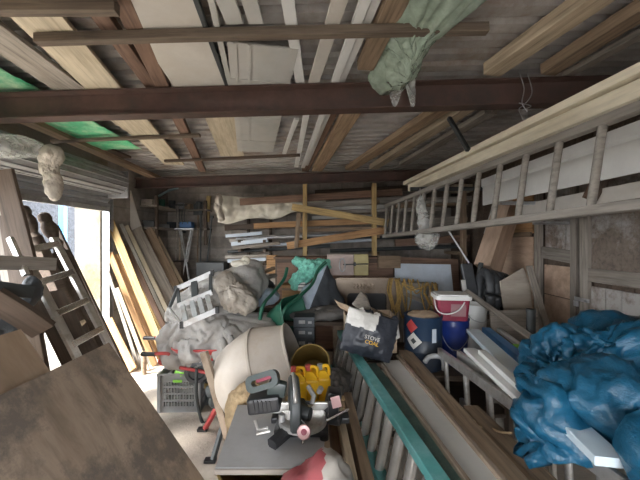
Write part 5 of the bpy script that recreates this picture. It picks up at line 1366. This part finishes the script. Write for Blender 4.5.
# blue tarpaulin
te = [(*P(543, 402, 1.52), .05, .10, .17), (*P(562, 352, 1.85), .12, .17, .13), (*P(606, 330, 1.95), .19, .19, .125), (*P(600, 384, 1.48), .19, .18, .15),
      (*P(650, 370, 1.65), .20, .23, .24), (*P(660, 446, 1.2), .07, .12, .17), (*P(584, 358, 1.80), .17, .22, .16), (*P(545, 372, 1.65), .05, .08, .09)]
body = blob_bm(P(588, 374, 1.72), te, 5, .05, None, lambda p: -.035+.03*noise.noise(p*4))
bm = blob_bm(P(588, 374, 1.72), te, 6, .05, None, lambda p: .012+.022*noise.noise(p*14)+.012*noise.noise(p*30))
bm = cloth_over(bm, body, 26, .38, 6, False, bend=.008, gravity=.10)
wrinkle(bm, lambda p: facet(p+noise.noise_vector(p*3)*.06, 9, .030)+facet(p, 19, .020)+facet(p, 40, .009)+.008*(1-2*abs(noise.noise(V((p.x*16, p.y*9, p.z*20))))))
mk('tarpaulin', bm, TARP, smooth=True, label='crumpled blue tarpaulin heaped over ladders and boards at the right', cat='tarpaulin')

# ------------------------------------------------------------------ teal ladder and timber in the middle foreground
def TX(y): return .467-.128*(y-1.267)
ladder('fibreglass_ladder', 'teal fibreglass ladder lying on edge with bright round rungs', V((TX(3.28), 3.28, .75)), V((TX(.6), .6, .75)), V((TX(3.28)-.07, 3.28, .40)), V((TX(.6)-.07, .6, .40)), 17, TEAL, RUNGM, .068, .05, .031, up=(0,0,1), f0=.02, f1=.97)
FG = 'lengths lying along the middle of the floor'
plank('dark teal board lying right of the teal ladder rail', (TX(2.5)+.085, 2.5, .715), (TX(.7)+.095, .7, .715), .09, .04, TEALD, FG)
plank('golden-edged metal strip right of the dark teal board', (.475, 2.45, .745), (.625, .8, .745), .022, .03, BROWNM, FG)
plank('grey-white sheet strip lying between two metal edges', (.565, 2.55, .735), (.68, .75, .735), .13, .012, GALV and PANEL, FG)
plank('thin brown angle strip right of the grey-white sheet', (.64, 2.62, .75), (.755, .8, .75), .025, .025, BROWNM, FG)
plank('long brown plank on edge right of the grey-white sheet', (.755, 2.85, .66), (.82, .8, .66), .11, .12, W_MID, FG)
plank('broad brown beam, its sawn end showing, near the ladders', (.965, 2.05, .58), (1.03, .85, .58), .10, .12, W_MID, FG)
plank('dark plank low between the brown plank and the aluminium ladders', (.90, 2.55, .45), (.96, .85, .45), .12, .06, W_DARK, FG)
bm = B(); tube(bm, smooth_path([P(473, 418, 1.95), P(478, 426, 1.85), P(490, 428, 1.82), P(500, 432, 1.75), P(512, 433, 1.72)]), .006); tube(bm, smooth_path([P(492, 427, 1.82), P(488, 434, 1.8), P(481, 440, 1.75)]), .005)
mk('string', bm, HESS, smooth=True, label='short length of string lying over the brown beam end', cat='string')
plank('pale-edged plank end left of the teal ladder, nearest the red sack', (.105, 1.95, .70), (.165, .7, .70), .035, .10, W_PALE, FG)
plank('brown plank left of the teal ladder rungs', (.175, 2.05, .665), (.215, .7, .665), .05, .12, W_MID, FG)
plank('dark brown plank left of the silvered plank end', (.075, 1.9, .63), (.10, .8, .63), .05, .10, W_RED, FG)
for i, (x0, x1, yy, zz, l) in enumerate(((.03, 1.12, 2.2, .34, 'farther'), (.03, 1.16, 1.0, .34, 'nearer'))):
    t = thing('saw_horse', l+' dark saw horse carrying the long timber and the teal ladder', 'saw horse', ((x0+x1)/2, yy, 0))
    bar('beam_top', (x0, yy, zz), (x1, yy, zz), .07, .06, W_DARK, parent=t)
    for x in (x0+.08, x1-.08):
        for s in (-.16, .16): bar('leg', (x, yy+s*.1, zz), (x, yy+s, .01), .05, .04, W_DARK, parent=t, up=(1,0,0))
for x, l in ((.10, 'under the planks left of the teal ladder'), (.60, 'under the grey-white sheet strip'), (.80, 'under the long brown plank')):
    for yy, f in ((2.2, 'far'), (1.0, 'near')):
        h = {.10: .58, .60: .695, .80: .60}[x]
        bm = B(); bx(bm, (.09, .10, h-.372), (x, yy, (h+.372)/2), bev=.006); mk('wood_block', bm, W_DARK, label='dark wood block at the %s saw horse %s' % (f+('er' if f == 'near' else 'ther').replace('farther', 'ther'), l), cat='block')
# black and white sack, torn carton behind it
sc = P(369, 334, 2.55); Ms = Matrix.Translation(sc) @ Matrix.Rotation(math.radians(16), 4, 'Y') @ Matrix.Rotation(math.radians(-12), 4, 'X')
bm = B(); bmesh.ops.create_cube(bm, size=1)
bmesh.ops.subdivide_edges(bm, edges=bm.edges, cuts=35, use_grid_fill=True)
for v in bm.verts:
    x, y, z_ = v.co*2
    bulge = (1-abs(x)**3)*(1-abs(z_)**3)
    v.co = V((x*.20, y*(.03+.055*bulge), z_*.17))
    if z_ > .95: v.co.z += .02*math.sin(x*9)-.02+.03*noise.noise(V((x*4, y*4, 0)))
bm.normal_update()
for v, n_ in [(v, v.normal.copy()) for v in bm.verts]: v.co += n_*crumple(v.co, 9, 18, 36, (.008, .006, .003))
for f in bm.faces:
    c = f.calc_center_median(); f.material_index = 0 if c.z > .03+.006*math.sin(c.x*60) and c.x < .02+.15*(c.z-.03) else 1
tsk = mk('fuel_sack', bm, [SACKW, SACKB], None, Ms, smooth=True, label='black and white printed sack propped on the teal ladder', cat='sack')
def lettering(txt, size, loc, mat):
    cu = bpy.data.curves.new('lettering', 'FONT'); cu.body = txt; cu.size = size; cu.extrude = .001; cu.align_x = 'CENTER'; cu.materials.append(mat)
    o = bpy.data.objects.new('lettering', cu)
    COL.objects.link(o); bpy.context.view_layer.update()
    me = bpy.data.meshes.new_from_object(o.evaluated_get(bpy.context.evaluated_depsgraph_get()))
    bpy.data.objects.remove(o, do_unlink=True); bpy.data.curves.remove(cu)
    o = bpy.data.objects.new('lettering', me)
    link(o, Ms @ Matrix.Translation(loc) @ Matrix.Rotation(math.pi/2, 4, 'X'), tsk)
lettering('STOVE', .040, (.01, -.1, -.035), SACKW); lettering('COAL', .040, (.015, -.1, -.070), YELLOW)
def flap(label, pts, d, mat=CARD, t_=.004, tilt=0.0):
    ps = [P(px, py, d+k) for px, py, k in pts]
    bm = B(); vs = [bm.verts.new(p) for p in ps]; bm.faces.new(vs); bmesh.ops.triangulate(bm, faces=bm.faces)
    bmesh.ops.subdivide_edges(bm, edges=bm.edges, cuts=4, use_grid_fill=True)
    for v in bm.verts: v.co += V((0, 1, .3))*.012*noise.noise(v.co*12)
    o = mk(label, bm, mat, tc, smooth=True); solid(o, t_); return o
tc = thing('torn_carton', 'torn brown cardboard carton behind the black and white sack', 'carton', P(372, 345, 2.8))
x0, x1 = P(346, 0, 2.78).x, P(396, 0, 2.78).x; zb_ = P(0, 352, 2.78).z
bm = B(); h_ = P(0, 316, 2.78).z-zb_; 
for c_, s_ in ((((x0+x1)/2, 2.76, zb_+h_/2), (x1-x0, .006, h_)), (((x0+x1)/2, 3.02, zb_+h_/2), (x1-x0, .006, h_)), ((x0, 2.89, zb_+h_/2), (.006, .26, h_)), ((x1, 2.89, zb_+h_/2), (.006, .26, h_)), (((x0+x1)/2, 2.89, zb_), (x1-x0, .26, .006))): bx(bm, s_, c_)
mk('body', bm, CARD, tc)
flap('flap', [(334, 299, .1), (339, 302, .05), (354, 308, 0), (350, 313, 0), (340, 308, .02)], 2.72)
flap('flap', [(352, 304, 0), (361, 291, .1), (367, 296, .1), (371, 309, .02), (362, 313, -.02)], 2.74, W_GREY)
flap('flap', [(370, 307, .05), (381, 312, .15), (396, 319, .1), (391, 329, 0), (378, 322, -.04)], 2.76)
flap('flap', [(376, 325, 0), (388, 329, 0), (398, 321, .1), (400, 338, 0), (390, 343, -.05), (381, 335, -.05)], 2.66, SACKW)
flap('flap', [(361, 309, 0), (373, 310, 0), (376, 326, -.06), (370, 331, -.08)], 2.60, SACKB)
# ------------------------------------------------------------------ light, sky, camera
w = bpy.data.worlds.new('World'); scene.world = w; w.use_nodes = True
nt = w.node_tree; bg = nt.nodes['Background']
bg.inputs['Color'].default_value = (.93, .96, 1.0, 1); bg.inputs['Strength'].default_value = 3.8
sd = bpy.data.lights.new('Sun', 'SUN'); sd.energy = 3; sd.angle = .25; sd.color = (1, .95, .86)
so = bpy.data.objects.new('Sun', sd); COL.objects.link(so)
so.rotation_euler = V((.78, .40, -1)).to_track_quat('-Z', 'Y').to_euler()
def portal(name, loc, d, sx, sy):
    l = bpy.data.lights.new(name, 'AREA'); l.shape = 'RECTANGLE'; l.size = sx; l.size_y = sy; l.cycles.is_portal = True
    o = bpy.data.objects.new(name, l); COL.objects.link(o); o.location = loc
    o.rotation_euler = V(d).to_track_quat('-Z', 'Z').to_euler(); return o
portal('portal_side', (XL-.4, (OY0+OY1)/2, 1.1), (1, 0, 0), OY1-OY0, 2.2)
portal('portal_front', (-.2, YF-.25, 1.0), (0, 1, 0), 1.9, 2.1)
cd = bpy.data.cameras.new('Camera'); cd.sensor_width = 36; cd.lens = 18; cd.clip_start = .02
co = bpy.data.objects.new('Camera', cd); COL.objects.link(co)
co.location = (0, 0, 1.7); co.rotation_euler = (math.pi/2, 0, 0)
scene.camera = co
vs = scene.view_settings; vs.view_transform = 'Standard'; vs.look = 'None'; vs.gamma = 1; vs.use_curve_mapping = False
vs.exposure = 2.35
scene.cycles.use_denoising = True
scene.cycles.max_bounces = 10; scene.cycles.diffuse_bounces = 6
scene.cycles.sample_clamp_indirect = 8
